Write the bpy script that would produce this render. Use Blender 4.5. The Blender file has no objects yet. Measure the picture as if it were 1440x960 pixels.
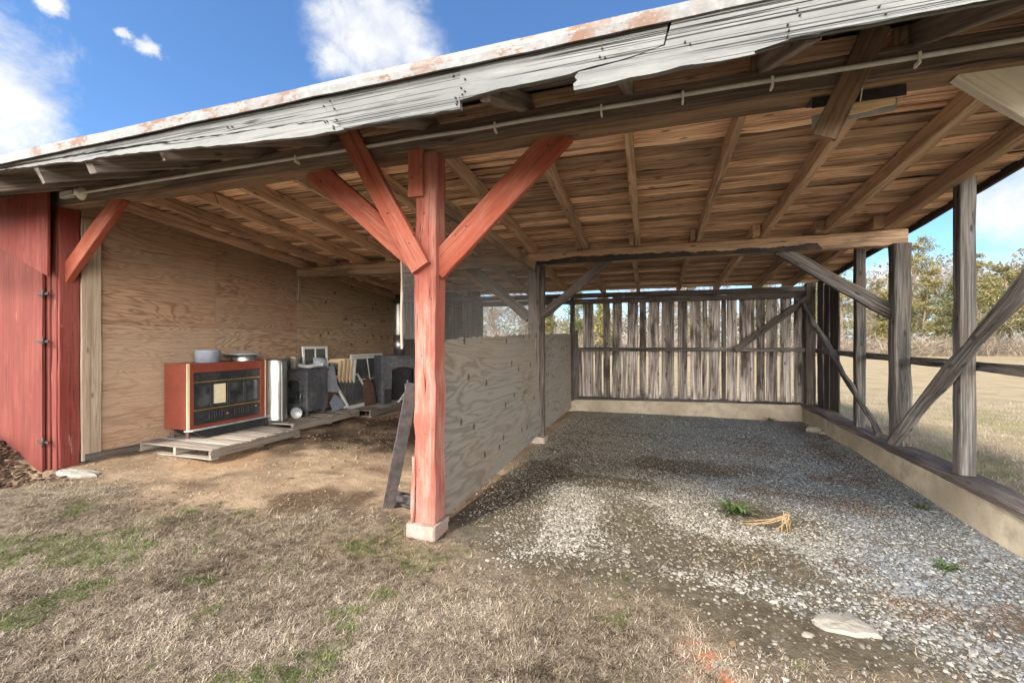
import bpy, math, random
import numpy as np
from mathutils import Vector, Matrix

random.seed(11)
rng = np.random.default_rng(7)
R = math.radians
SC = bpy.context.scene
COL = SC.collection

# ------------------------------------------------------------------ camera
F, CX, CY, CH = 610.0, 720.0, 480.0, 1.5
TH = R(17.9)
S_, C_ = math.sin(TH), math.cos(TH)


def at(px, py, Y=None, X=None, Z=None):
    """World point on the plane Y=, X= or Z= seen at a pixel of the 1440x960 photograph."""
    u, v = (px - CX) / F, (CY - py) / F
    d = Vector((-S_ + u * C_, C_ + u * S_, v))
    if Y is not None:
        t = Y / d.y
    elif X is not None:
        t = X / d.x
    else:
        t = (Z - CH) / d.z
    return Vector((0, 0, CH)) + d * t


cam_d = bpy.data.cameras.new('camera')
cam_d.sensor_width = 36
cam_d.lens = 36 * F / 1440
cam_d.clip_start = .05
cam_d.clip_end = 3000
cam = bpy.data.objects.new('camera', cam_d)
COL.objects.link(cam)
cam.location = (0, 0, CH)
cam.rotation_euler = (R(90), 0, TH)
SC.camera = cam

# ------------------------------------------------------------------ noise (numpy)
_perm = rng.random((256, 256))


def vnoise(x, y, s):
    x = np.asarray(x, float) * s + 91.3
    y = np.asarray(y, float) * s + 37.7
    xi, yi = np.floor(x).astype(int), np.floor(y).astype(int)
    fx, fy = x - xi, y - yi
    fx, fy = fx * fx * (3 - 2 * fx), fy * fy * (3 - 2 * fy)
    g = lambda a, b: _perm[a & 255, b & 255]
    return (g(xi, yi) * (1 - fx) + g(xi + 1, yi) * fx) * (1 - fy) + (g(xi, yi + 1) * (1 - fx) + g(xi + 1, yi + 1) * fx) * fy


def fbm(x, y, s, o=4):
    r, a, t = 0, .5, 0
    for k in range(o):
        r = r + a * vnoise(np.asarray(x) + 17.1 * k, np.asarray(y) - 9.3 * k, s * 2 ** k)
        t += a
        a *= .5
    return r / t


def sst(a, b, x):
    t = np.clip((np.asarray(x, float) - a) / (b - a), 0, 1)
    return t * t * (3 - 2 * t)


# ------------------------------------------------------------------ mesh builder
class MB:
    def __init__(self):
        self.V, self.Fc, self.UV, self.T, self.S = [], [], [], [], []

    def face(self, idx, uvs, tone, smooth=False):
        self.Fc.append(list(idx))
        self.UV.extend(uvs)
        self.T.append(tone)
        self.S.append(smooth)

    def beam(self, p0, p1, w, h, up=(0, 0, 1), seg=None, jit=.003, ch=.006, tone=None, w1=None, h1=None, bow=0.0, endjit=0.0):
        """A sawn timber: chamfered box from p0 to p1, w across and h along 'up', rings jittered."""
        p0, p1 = Vector(p0), Vector(p1)
        a = p1 - p0
        L = a.length
        a = a / L
        up = Vector(up)
        s = a.cross(up)
        if s.length < 1e-4:
            s = a.cross(Vector((0, 1, 0)))
        s.normalize()
        t = s.cross(a)
        t.normalize()
        if seg is None:
            seg = max(1, min(24, int(L / .22)))
        tone = random.random() if tone is None else tone
        u0, v0 = random.uniform(0, 40), random.uniform(0, 40)
        base = len(self.V)
        w1 = w if w1 is None else w1
        h1 = h if h1 is None else h1
        per = None
        for i in range(seg + 1):
            k = i / seg
            ww, hh = (w + (w1 - w) * k) / 2, (h + (h1 - h) * k) / 2
            jw, jh = random.uniform(-jit, jit), random.uniform(-jit, jit)
            ox, oy = random.uniform(-jit, jit), random.uniform(-jit, jit) + bow * math.sin(math.pi * k)
            c = min(ch, ww * .6, hh * .6)
            ww += jw
            hh += jh
            ring = [(-ww, -hh + c), (-ww + c, -hh), (ww - c, -hh), (ww, -hh + c), (ww, hh - c), (ww - c, hh), (-ww + c, hh), (-ww, hh - c)]
            cen = p0 + a * (L * k)
            for (x, y) in ring:
                e = random.uniform(-endjit, endjit) if i in (0, seg) else 0
                self.V.append(cen + s * (x + ox) + t * (y + oy) + a * e)
            if per is None:
                per = [0]
                for q in range(8):
                    A, B = ring[q], ring[(q + 1) % 8]
                    per.append(per[-1] + math.hypot(A[0] - B[0], A[1] - B[1]))
        for i in range(seg):
            ua, ub = u0 + L * i / seg, u0 + L * (i + 1) / seg
            for q in range(8):
                r = (q + 1) % 8
                A = base + i * 8
                B = A + 8
                self.face((A + q, A + r, B + r, B + q), [(ua, v0 + per[q]), (ua, v0 + per[q + 1]), (ub, v0 + per[q + 1]), (ub, v0 + per[q])], tone)
        e = base + seg * 8
        self.face([base + q for q in range(7, -1, -1)], [(u0 + .02 * q, v0 + .01 * (q % 3)) for q in range(8)], tone)
        self.face([e + q for q in range(8)], [(u0 + .02 * q, v0 + .01 * (q % 3)) for q in range(8)], tone)
        return self

    def box(self, lo, hi, ch=.004, tone=None, jit=0.0, seg=1):
        lo, hi = Vector(lo), Vector(hi)
        d = hi - lo
        c = (lo + hi) / 2
        ax = max(range(3), key=lambda i: d[i])
        p0, p1 = c.copy(), c.copy()
        p0[ax], p1[ax] = lo[ax], hi[ax]
        if ax == 2:
            return self.beam(p0, p1, d.x, d.y, (0, 1, 0), seg, jit, ch, tone)
        if ax == 0:
            return self.beam(p0, p1, d.y, d.z, (0, 0, 1), seg, jit, ch, tone)
        return self.beam(p0, p1, d.x, d.z, (0, 0, 1), seg, jit, ch, tone)

    def prism(self, poly, org, ax, ay, thick, tone=None, uvscale=1.0, swap=False):
        """Polygon (2-D, in the frame org+ax*x+ay*y) extruded by thick along ax x ay."""
        org, ax, ay = Vector(org), Vector(ax).normalized(), Vector(ay).normalized()
        n = ax.cross(ay).normalized()
        tone = random.random() if tone is None else tone
        u0, v0 = random.uniform(0, 40), random.uniform(0, 40)
        area = sum(poly[i][0] * poly[(i + 1) % len(poly)][1] - poly[(i + 1) % len(poly)][0] * poly[i][1] for i in range(len(poly)))
        if area < 0:
            poly = poly[::-1]
        b, m = len(self.V), len(poly)
        for (x, y) in poly:
            self.V.append(org + ax * x + ay * y)
        for (x, y) in poly:
            self.V.append(org + ax * x + ay * y + n * thick)
        uv = [((u0 + y, v0 + x) if swap else (u0 + x, v0 + y)) for (x, y) in poly]
        self.face([b + m + i for i in range(m)], uv, tone)
        self.face([b + i for i in range(m - 1, -1, -1)], uv[::-1], tone)
        for i in range(m):
            j = (i + 1) % m
            q = (uv[i][0] + .01, uv[i][1] + .01)
            self.face((b + i, b + j, b + m + j, b + m + i), [uv[i], uv[j], (uv[j][0] + thick, uv[j][1] + thick), (uv[i][0] + thick, uv[i][1] + thick)], tone)
        return self

    def tube(self, pts, r, n=10, tone=None, caps=True, smooth=True):
        pts = [Vector(p) for p in pts]
        rs = r if isinstance(r, (list, tuple)) else [r] * len(pts)
        tone = random.random() if tone is None else tone
        b = len(self.V)
        prev = None
        L = 0
        Ls = []
        for i, p in enumerate(pts):
            if i:
                L += (p - pts[i - 1]).length
            Ls.append(L)
            d = (pts[min(i + 1, len(pts) - 1)] - pts[max(i - 1, 0)]).normalized()
            if prev is None:
                s = d.cross(Vector((0, 0, 1)))
                if s.length < .05:
                    s = d.cross(Vector((1, 0, 0)))
            else:
                s = prev - d * prev.dot(d)
            s.normalize()
            prev = s
            t = s.cross(d)
            for k in range(n):
                a = 2 * math.pi * k / n
                self.V.append(p + (s * math.cos(a) + t * math.sin(a)) * rs[i])
        for i in range(len(pts) - 1):
            for k in range(n):
                j = (k + 1) % n
                A = b + i * n
                self.face((A + k, A + n + k, A + n + j, A + j), [(Ls[i], k / n), (Ls[i + 1], k / n), (Ls[i + 1], (k + 1) / n), (Ls[i], (k + 1) / n)], tone, smooth)
        if caps:
            e = b + (len(pts) - 1) * n
            self.face([b + k for k in range(n)], [(.1 * math.cos(k), .1 * math.sin(k)) for k in range(n)], tone)
            self.face([e + k for k in range(n - 1, -1, -1)], [(.1 * math.cos(k), .1 * math.sin(k)) for k in range(n)], tone)
        return self

    def lathe(self, prof, cen, n=32, axis=(0, 0, 1), tone=.5, dent=0.0):
        """Profile [(radius, height)...] turned about axis."""
        cen, ax = Vector(cen), Vector(axis).normalized()
        s = ax.cross(Vector((0, 1, 0)))
        if s.length < .05:
            s = ax.cross(Vector((1, 0, 0)))
        s.normalize()
        t = ax.cross(s)
        b = len(self.V)
        for (r, z) in prof:
            for k in range(n):
                a = 2 * math.pi * k / n
                rr = r * (1 + dent * math.sin(3 * a + z * 9) + dent * .6 * math.sin(7 * a - z * 21))
                self.V.append(cen + ax * z + (s * math.cos(a) + t * math.sin(a)) * rr)
        for i in range(len(prof) - 1):
            for k in range(n):
                j = (k + 1) % n
                A = b + i * n
                self.face((A + k, A + j, A + n + j, A + n + k), [(prof[i][1], k / n), (prof[i][1], (k + 1) / n), (prof[i + 1][1], (k + 1) / n), (prof[i + 1][1], k / n)], tone, True)
        return self

    def build(self, name, mat, parent=None):
        me = bpy.data.meshes.new(name)
        V = [tuple(v) for v in self.V]
        me.from_pydata(V, [], self.Fc)
        uv = me.uv_layers.new(name='UVMap')
        uv.data.foreach_set('uv', np.asarray(self.UV, np.float32).ravel())
        at_ = me.attributes.new('tone', 'FLOAT', 'FACE')
        at_.data.foreach_set('value', np.asarray(self.T, np.float32))
        me.polygons.foreach_set('use_smooth', np.asarray(self.S, bool))
        me.materials.append(mat)
        me.update()
        o = bpy.data.objects.new(name, me)
        COL.objects.link(o)
        if parent is not None:
            o.parent = parent
            if parent.type == 'EMPTY':
                o.matrix_parent_inverse = Matrix.Translation(-parent.location)
        return o


def thing(name, label, cat, loc=(0, 0, 0), group=None):
    o = bpy.data.objects.new(name, None)
    o.empty_display_size = .2
    COL.objects.link(o)
    o.location = loc
    return tag(o, label, cat, group)


def tag(o, label, cat, group=None, kind=None):
    o['label'] = label
    o['category'] = cat
    if group:
        o['group'] = group
    if kind:
        o['kind'] = kind
    return o


def mesh_np(name, V, Fq, mat, attrs=(), smooth=False):
    """Quad or triangle mesh straight from numpy arrays; attrs = [(name, domain, array)]."""
    me = bpy.data.meshes.new(name)
    k = Fq.shape[1]
    me.vertices.add(len(V))
    me.vertices.foreach_set('co', np.asarray(V, np.float32).ravel())
    me.loops.add(Fq.size)
    me.loops.foreach_set('vertex_index', np.asarray(Fq, np.int32).ravel())
    me.polygons.add(len(Fq))
    me.polygons.foreach_set('loop_start', np.arange(0, Fq.size, k, dtype=np.int32))
    me.polygons.foreach_set('use_smooth', np.full(len(Fq), smooth))
    for (n, dom, a) in attrs:
        t = me.attributes.new(n, 'FLOAT', dom)
        t.data.foreach_set('value', np.asarray(a, np.float32))
    me.materials.append(mat)
    me.update(calc_edges=True)
    o = bpy.data.objects.new(name, me)
    COL.objects.link(o)
    return o


# ------------------------------------------------------------------ materials
class G:
    def __init__(self, name):
        self.m = bpy.data.materials.new(name)
        self.m.use_nodes = True
        self.nt = self.m.node_tree
        self.nt.nodes.clear()
        self.out = self.n('ShaderNodeOutputMaterial')
        self.b = self.n('ShaderNodeBsdfPrincipled')
        self.l(self.b.outputs[0], self.out.inputs[0])

    def n(self, t, **k):
        x = self.nt.nodes.new(t)
        for a, b in k.items():
            setattr(x, a, b)
        return x

    def l(self, a, b):
        self.nt.links.new(a, b)

    def put(self, sock, v):
        if hasattr(v, 'is_output'):
            self.l(v, sock)
        elif v is not None:
            if isinstance(v, (tuple, list)) and len(v) == 3 and sock.type == 'RGBA':
                v = (*v, 1)
            sock.default_value = v

    def attr(self, name):
        return self.n('ShaderNodeAttribute', attribute_name=name).outputs['Fac']

    def uv(self, zadd=None):
        t = self.n('ShaderNodeTexCoord').outputs['UV']
        if zadd is None:
            return t
        s = self.n('ShaderNodeSeparateXYZ')
        self.l(t, s.inputs[0])
        c = self.n('ShaderNodeCombineXYZ')
        self.l(s.outputs[0], c.inputs[0])
        self.l(s.outputs[1], c.inputs[1])
        self.put(c.inputs[2], zadd)
        return c.outputs[0]

    def pos(self):
        return self.n('ShaderNodeNewGeometry').outputs['Position']

    def scale(self, v, s):
        m = self.n('ShaderNodeVectorMath', operation='MULTIPLY')
        self.l(v, m.inputs[0])
        m.inputs[1].default_value = s
        return m.outputs[0]

    def vadd(self, v, w):
        m = self.n('ShaderNodeVectorMath', operation='ADD')
        self.put(m.inputs[0], v)
        self.put(m.inputs[1], w)
        return m.outputs[0]

    def math(self, op, a, b=None, clamp=False):
        m = self.n('ShaderNodeMath', operation=op, use_clamp=clamp)
        self.put(m.inputs[0], a)
        if b is not None:
            self.put(m.inputs[1], b)
        return m.outputs[0]

    def noise(self, v, scale=1, detail=4, rough=.55, dist=0, col=False):
        x = self.n('ShaderNodeTexNoise')
        self.put(x.inputs['Vector'], v)
        x.inputs['Scale'].default_value = scale
        x.inputs['Detail'].default_value = detail
        x.inputs['Roughness'].default_value = rough
        x.inputs['Distortion'].default_value = dist
        return x.outputs['Color' if col else 'Fac']

    def voro(self, v, scale=1, feat='F1', out='Distance', rand=1.0):
        x = self.n('ShaderNodeTexVoronoi', feature=feat, voronoi_dimensions='2D')
        self.put(x.inputs['Vector'], v)
        x.inputs['Scale'].default_value = scale
        x.inputs['Randomness'].default_value = rand
        return x.outputs[out]

    def ramp(self, f, stops, interp='LINEAR'):
        x = self.n('ShaderNodeValToRGB')
        self.put(x.inputs[0], f)
        x.color_ramp.interpolation = interp
        e = x.color_ramp.elements
        while len(e) < len(stops):
            e.new(.5)
        for q, (p, c) in zip(e, stops):
            q.position = p
            q.color = (c, c, c, 1) if isinstance(c, (int, float)) else (*c, 1)
        return x.outputs[0]

    def sm(self, f, a, b):
        x = self.n('ShaderNodeMapRange', interpolation_type='SMOOTHSTEP')
        self.put(x.inputs[0], f)
        x.inputs[1].default_value = a
        x.inputs[2].default_value = b
        return x.outputs[0]

    def mix(self, f, a, b, mode='MIX'):
        x = self.n('ShaderNodeMix', data_type='RGBA', blend_type=mode)
        self.put(x.inputs[0], f)
        self.put(x.inputs[6], a)
        self.put(x.inputs[7], b)
        return x.outputs[2]

    def bump(self, h, strength=.4, dist=.01, normal=None):
        x = self.n('ShaderNodeBump')
        self.put(x.inputs['Height'], h)
        x.inputs['Strength'].default_value = strength
        x.inputs['Distance'].default_value = dist
        if normal is not None:
            self.l(normal, x.inputs['Normal'])
        return x.outputs[0]

    def done(self, col, rough=.8, normal=None, metal=0.0, spec=.3):
        self.put(self.b.inputs['Base Color'], col)
        self.put(self.b.inputs['Roughness'], rough)
        self.put(self.b.inputs['Metallic'], metal)
        self.b.inputs['Specular IOR Level'].default_value = spec
        if normal is not None:
            self.l(normal, self.b.inputs['Normal'])
        return self.m


def wood(name, dark, mid, light, gv=60, gu=1.6, crack=.5, stain=None, stain_amt=.5, bump=.5, tonev=.35, rough=.85, paint=None, paint_cov=.5, paint2=None, ckw=.018, ckg=(.45, .6), lcw=1.0, sw=.38):
    g = G(name)
    tone = g.attr('tone')
    v = g.uv(g.math('MULTIPLY', tone, 53.0))
    grain = g.noise(g.scale(v, (gu, gv * 1.5, 1)), 1, 7, .7, .25)
    streak = g.noise(g.scale(v, (gu * .35, gv * .22, 1)), 1, 4, .6, .6)
    blot = g.noise(g.scale(v, (1.2, 5, 1)), 1, 4, .6)
    f = g.math('ADD', g.math('MULTIPLY', grain, 1 - sw), g.math('MULTIPLY', streak, sw))
    col = g.ramp(f, [(.38, dark), (.49, mid), (.6, light)])
    # saw-to-saw differences between boards
    tv = g.math('ADD', 1 - tonev, g.math('MULTIPLY', tone, 2 * tonev))
    tvc = g.n('ShaderNodeCombineColor')
    for i in range(3):
        g.l(tv, tvc.inputs[i])
    col = g.mix(1.0, col, tvc.outputs[0], 'MULTIPLY')
    if stain:
        col = g.mix(g.math('MULTIPLY', g.sm(blot, .48, .66), stain_amt), col, stain)
    kv = g.scale(v, (2.4, 7.5, 0))
    kd = g.voro(kv, 1, 'F1', 'Distance', 1.0)
    km = g.math('MULTIPLY', g.math('SUBTRACT', 1.0, g.sm(g.math('ADD', kd, g.math('MULTIPLY', grain, .08)), .08, .17)), g.math('GREATER_THAN', g.voro(kv, 1, 'F1', 'Color', 1.0), .56))
    col = g.mix(g.math('MULTIPLY', km, .75), col, tuple(c * .55 for c in dark))
    ck = g.noise(g.scale(v, (gu * .32, gv * .55, 1)), 1, 3, .5, .15)
    ckm = g.math('SUBTRACT', 1.0, g.sm(g.math('ABSOLUTE', g.math('SUBTRACT', ck, .5)), 0.0, ckw))
    ckm = g.math('MULTIPLY', ckm, g.sm(g.noise(g.scale(v, (.9, 6, 1)), 1, 2), *ckg))
    # a few long drying checks
    lk = g.noise(g.scale(v, (.22, 9, 1)), 1, 2.5, .5, .1)
    lkm = g.math('SUBTRACT', 1.0, g.sm(g.math('ABSOLUTE', g.math('SUBTRACT', lk, .5)), 0.0, .0075 * lcw))
    lkm = g.math('MULTIPLY', lkm, g.sm(g.noise(g.scale(v, (.6, 2.5, 1)), 1, 2), .47, .56))
    ckm = g.math('MAXIMUM', ckm, lkm)
    h = g.math('SUBTRACT', g.math('MULTIPLY', grain, .6), g.math('MULTIPLY', ckm, 1.0))
    if paint:
        pn = g.noise(g.scale(v, (3, 22, 1)), 1, 7, .7, .4)
        pn2 = g.noise(g.scale(v, (2.2, 5, 1)), 1, 5, .65)
        pm = g.sm(g.math('ADD', g.math('MULTIPLY', pn, .55), g.math('MULTIPLY', pn2, .45)), 1 - paint_cov - .03, 1 - paint_cov + .03)
        pc = paint
        if paint2:
            pc = g.mix(g.sm(g.noise(g.scale(v, (1.1, 4, 1)), 1, 6, .7), .42, .62), paint, paint2)
        pc = g.mix(g.math('MULTIPLY', g.sm(grain, .46, .58), .4), pc, tuple(c * .66 for c in paint))
        col = g.mix(pm, col, pc)
        h = g.math('ADD', h, g.math('MULTIPLY', pm, .35))
    col = g.mix(g.math('MULTIPLY', ckm, crack), col, tuple(c * .25 for c in dark))
    return g.done(col, rough, g.bump(h, bump, .006), spec=.2)


def plywood(name, base, dark, grey, knots=0.0, grey_amt=.5, f1=26):
    g = G(name)
    tone = g.attr('tone')
    v = g.uv(g.math('MULTIPLY', tone, 19.0))
    w = g.noise(g.scale(v, (.42, 2.5, 1)), 1, 3.0, .5, .7)
    w2 = g.noise(g.scale(v, (6, 60, 1)), 1, 4, .6)
    band = g.math('SINE', g.math('ADD', g.math('MULTIPLY', w, 6.283 * f1), g.math('MULTIPLY', w2, 1.8)))
    b01 = g.math('ADD', g.math('MULTIPLY', band, .5), .5)
    vis = g.sm(g.noise(g.scale(v, (.8, 1.7, 1)), 1, 4, .6), .3, .62)
    lines = g.math('MULTIPLY', g.math('POWER', b01, 2.0), g.math('ADD', .1, g.math('MULTIPLY', vis, .75)))
    col = g.mix(lines, base, dark)
    st = g.noise(g.scale(v, (1.6, 70, 1)), 1, 6, .72)
    col = g.mix(g.math('MULTIPLY', g.sm(st, .47, .62), .8), col, dark)
    wea = g.noise(g.scale(v, (.7, 1.3, 1)), 1, 5, .6)
    col = g.mix(g.math('MULTIPLY', g.sm(wea, .36, .64), grey_amt), col, g.mix(lines, grey, tuple(c * .6 for c in grey)))
    tear = g.noise(g.scale(v, (1.6, 28, 1)), 1, 3, .5)
    tm = g.math('MULTIPLY', g.sm(tear, .66, .72), g.sm(g.noise(v, 2.1, 2), .5, .6))
    col = g.mix(g.math('MULTIPLY', tm, .75), col, tuple(c * .35 for c in dark))
    if knots:
        kv = g.scale(v, (3.3, 2.5, 0))
        d = g.voro(kv, 1, 'F1', 'Distance', .8)
        rc = g.voro(kv, 1, 'F1', 'Color', .8)
        on = g.math('GREATER_THAN', rc, 1 - knots)
        km = g.math('MULTIPLY', g.math('SUBTRACT', 1.0, g.sm(g.math('ADD', d, g.math('MULTIPLY', g.noise(v, 40, 2), .07)), .09, .14)), on)
        col = g.mix(g.math('MULTIPLY', km, .85), col, tuple(c * .28 for c in dark))
    h = g.math('ADD', g.math('MULTIPLY', b01, .35), g.math('MULTIPLY', st, .5))
    return g.done(col, .85, g.bump(h, .35, .004), spec=.2)


def plain(name, col, rough=.6, metal=0.0, var=.25, nscale=9, dirt=None, dirt_amt=.5, bump=.15, spec=.4):
    g = G(name)
    p = g.n('ShaderNodeTexCoord').outputs['Object']
    n1 = g.noise(p, nscale, 6, .65)
    n2 = g.noise(p, nscale * .25, 4, .6)
    c = g.mix(g.sm(n1, .3, .7), tuple(x * (1 - var) for x in col), tuple(min(1, x * (1 + var)) for x in col))
    if dirt:
        c = g.mix(g.math('MULTIPLY', g.sm(n2, .45, .65), dirt_amt), c, dirt)
    r = g.math('ADD', rough - .08, g.math('MULTIPLY', n1, .16))
    return g.done(c, r, g.bump(n1, bump, .004), metal, spec)


M = {}
M['beam_shade'] = wood('shaded_beam_front', (.05, .037, .032), (.105, .08, .068), (.18, .142, .118), gv=45, crack=.7, stain=(.07, .052, .05))
M['mid_beam'] = wood('brown_beam', (.17, .11, .07), (.33, .22, .145), (.45, .32, .22), gv=45, crack=.6, stain=(.055, .04, .033), stain_amt=.55)
M['rafter'] = wood('brown_rafter', (.26, .165, .11), (.5, .335, .23), (.64, .465, .335), gv=40, crack=.5, tonev=.22, stain=(.2, .14, .1), stain_amt=.4)
M['tail'] = wood('grey_rafter_tail', (.1, .08, .07), (.19, .16, .14), (.3, .26, .235), gv=40, crack=.5, tonev=.2)
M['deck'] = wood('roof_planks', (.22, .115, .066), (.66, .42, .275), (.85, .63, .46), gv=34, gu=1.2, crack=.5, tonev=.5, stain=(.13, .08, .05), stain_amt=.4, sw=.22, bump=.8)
M['grey_post'] = wood('grey_timber', (.022, .02, .019), (.075, .068, .063), (.185, .172, .16), gv=38, crack=.85, stain=(.12, .085, .06), stain_amt=.4, bump=.8)
M['dark_post'] = wood('dark_timber', (.035, .028, .026), (.08, .065, .056), (.15, .125, .108), gv=38, crack=.8, stain=(.03, .025, .023), bump=.7)
M['board'] = wood('barn_boards', (.04, .033, .03), (.165, .138, .12), (.39, .345, .31), gv=32, crack=.9, tonev=.72, stain=(.035, .024, .02), stain_amt=.9, bump=.7)
M['fascia'] = wood('peeling_white_fascia', (.035, .034, .032), (.11, .109, .105), (.19, .19, .183), gv=60, gu=.6, crack=1.0, paint=(.175, .177, .172), paint2=(.125, .128, .126), paint_cov=.6, bump=.8, tonev=.05, ckw=.03, ckg=(.36, .5))
M['red_post'] = wood('faded_red_paint', (.13, .05, .04), (.21, .095, .075), (.27, .15, .12), gv=34, crack=.95, ckw=.02, ckg=(.46, .58), lcw=1.7, paint=(.26, .075, .053), paint2=(.35, .165, .13), paint_cov=.63, bump=.55, tonev=.08)
M['red_brace'] = wood('red_paint', (.12, .035, .025), (.25, .08, .06), (.34, .16, .13), gv=34, crack=.45, paint=(.27, .068, .04), paint2=(.33, .12, .082), paint_cov=.65, bump=.3, tonev=.06)
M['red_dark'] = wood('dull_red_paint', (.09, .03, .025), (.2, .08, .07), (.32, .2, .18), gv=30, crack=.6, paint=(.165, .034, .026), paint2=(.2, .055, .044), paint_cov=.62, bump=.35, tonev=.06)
M['red_siding'] = wood('worn_red_siding', (.12, .05, .042), (.26, .12, .1), (.33, .19, .165), gv=20, gu=.9, crack=.5, paint=(.125, .03, .023), paint2=(.155, .042, .032), paint_cov=.64, bump=.3, tonev=.06)
M['cream_brace'] = wood('cream_paint', (.3, .26, .2), (.5, .45, .37), (.6, .56, .48), gv=26, crack=.4, paint=(.66, .62, .53), paint_cov=.66, bump=.2, tonev=.04)
M['pale_board'] = wood('pale_pine', (.19, .14, .095), (.3, .235, .168), (.38, .31, .235), gv=34, crack=.4, tonev=.1, stain=(.26, .2, .15), stain_amt=.4)
M['pallet'] = wood('pallet_boards', (.13, .107, .084), (.23, .195, .16), (.31, .275, .232), gv=34, crack=.6, tonev=.3, stain=(.2, .165, .14), stain_amt=.5)
M['ply'] = plywood('reddish_plywood', (.335, .212, .138), (.165, .083, .05), (.29, .215, .152), 0, .5, 30)
M['ply_low'] = plywood('greyed_plywood', (.345, .23, .152), (.175, .098, .062), (.33, .25, .18), 0, .55, 28)
M['ply_knot'] = plywood('knotty_plywood', (.34, .24, .152), (.195, .118, .07), (.31, .245, .175), .5, .35, 22)
M['ply_grey'] = plywood('weathered_plywood', (.205, .172, .135), (.13, .102, .078), (.185, .173, .153), .54, .75, 16)
M['concrete'] = plain('old_concrete', (.32, .272, .205), .9, 0, .25, 6, (.21, .165, .12), .6, .5, .2)
M['block'] = plain('concrete_block', (.25, .21, .175), .9, 0, .2, 22, (.24, .1, .075), .5, .6, .2)
M['stone'] = plain('pale_stone', (.24, .22, .185), .85, 0, .2, 30, (.21, .18, .14), .5, .6, .25)
M['conduit'] = plain('grey_conduit', (.48, .48, .47), .5, .0, .12, 14, (.36, .34, .31), .4, .05)
M['porcelain'] = plain('white_porcelain', (.72, .71, .67), .3, 0, .06, 20, (.5, .46, .4), .4, .03)
M['black'] = plain('black_stove_metal', (.022, .022, .024), .45, 0, .3, 20, (.06, .05, .045), .35, .12)
M['charcoal'] = plain('dusty_black_metal', (.06, .062, .07), .5, 0, .35, 14, (.15, .14, .13), .4, .12)
M['redbox'] = plain('orange_red_laminate', (.175, .04, .023), .5, 0, .14, 24, (.12, .028, .018), .4, .05)
M['galv'] = plain('galvanised_steel', (.34, .335, .325), .36, .9, .12, 6, (.5, .47, .42), .4, .1)
M['galv_dull'] = plain('dull_galvanised_steel', (.42, .43, .44), .5, .4, .18, 9, (.32, .3, .27), .4, .15)
M['grey_pipe'] = plain('grey_painted_pipe', (.2, .225, .27), .5, 0, .12, 12, (.3, .3, .3), .3, .08)
M['rust'] = plain('rusty_steel', (.1, .055, .045), .8, 0, .35, 16, (.17, .085, .05), .6, .35)
M['steel'] = plain('dark_steel_channel', (.085, .075, .075), .5, .3, .3, 14, (.16, .12, .1), .4, .25)
M['wire'] = plain('wire', (.1, .095, .09), .45, .5, .15, 40)
M['iron'] = plain('black_iron', (.03, .027, .025), .7, .2, .3, 40, (.1, .05, .03), .5, .3)
M['white_frame'] = plain('white_sash_paint', (.6, .595, .575), .6, 0, .07, 26, (.5, .46, .4), .35, .15)
M['sash_edge'] = wood('bare_sash_wood', (.4, .27, .15), (.56, .41, .25), (.66, .53, .37), gv=30, crack=.2, tonev=.22)
M['brass'] = plain('tarnished_brass', (.42, .29, .1), .4, .6, .15, 20)
M['paper'] = plain('yellowed_notice_paper', (.6, .53, .36), .85, 0, .12, 60, (.42, .37, .25), .5, .02, .2)


def glass_mat(name, tint, rough=.08, alpha=.4):
    g = G(name)
    p = g.n('ShaderNodeTexCoord').outputs['Object']
    n = g.noise(p, 7, 5, .6)
    g.done(g.mix(g.sm(n, .35, .7), tint, tuple(min(1, c * 1.9 + .03) for c in tint)), rough, None, 0, .6)
    g.put(g.b.inputs['Alpha'], alpha)
    return g.m


M['glass'] = glass_mat('dusty_glass', (.07, .08, .08), .1, .55)
M['stove_glass'] = glass_mat('sooty_glass', (.018, .022, .022), .08, 1.0)


def roof_metal():
    g = G('white_painted_roof_metal')
    v = g.n('ShaderNodeTexCoord').outputs['Object']
    n = g.noise(g.scale(v, (1.6, 4, 4)), 3.4, 8, .75)
    n2 = g.noise(v, 26, 4, .6)
    pick = g.noise(g.scale(v, (1, 0, 0)), .9, 3, .6)
    m = g.math('MULTIPLY', g.sm(g.math('ADD', g.math('MULTIPLY', n, .7), g.math('MULTIPLY', n2, .3)), .5, .54), g.sm(pick, .45, .52))
    rust = g.mix(n2, (.075, .03, .014), (.14, .068, .034))
    c = g.mix(g.sm(n2, .35, .7), (.125, .125, .123), (.18, .18, .176))
    c = g.mix(g.math('MULTIPLY', g.sm(n2, .6, .68), .7), c, (.3, .26, .22))
    c = g.mix(m, c, rust)
    return g.done(c, .55, g.bump(n2, .3, .003), 0, .3)


M['roof_metal'] = roof_metal()

# ================================================================== the ground
GYB = ([-12, -6.3, -5.5, -4, -2.5, -1.8, -1.5, -.4, .8, 1.6, 2.6, 3.2], [2.2, 2.3, 2.5, 2.7, 2.85, 2.9, 2.95, 2.45, 2.35, 2.3, 2.25, 2.25])


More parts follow.
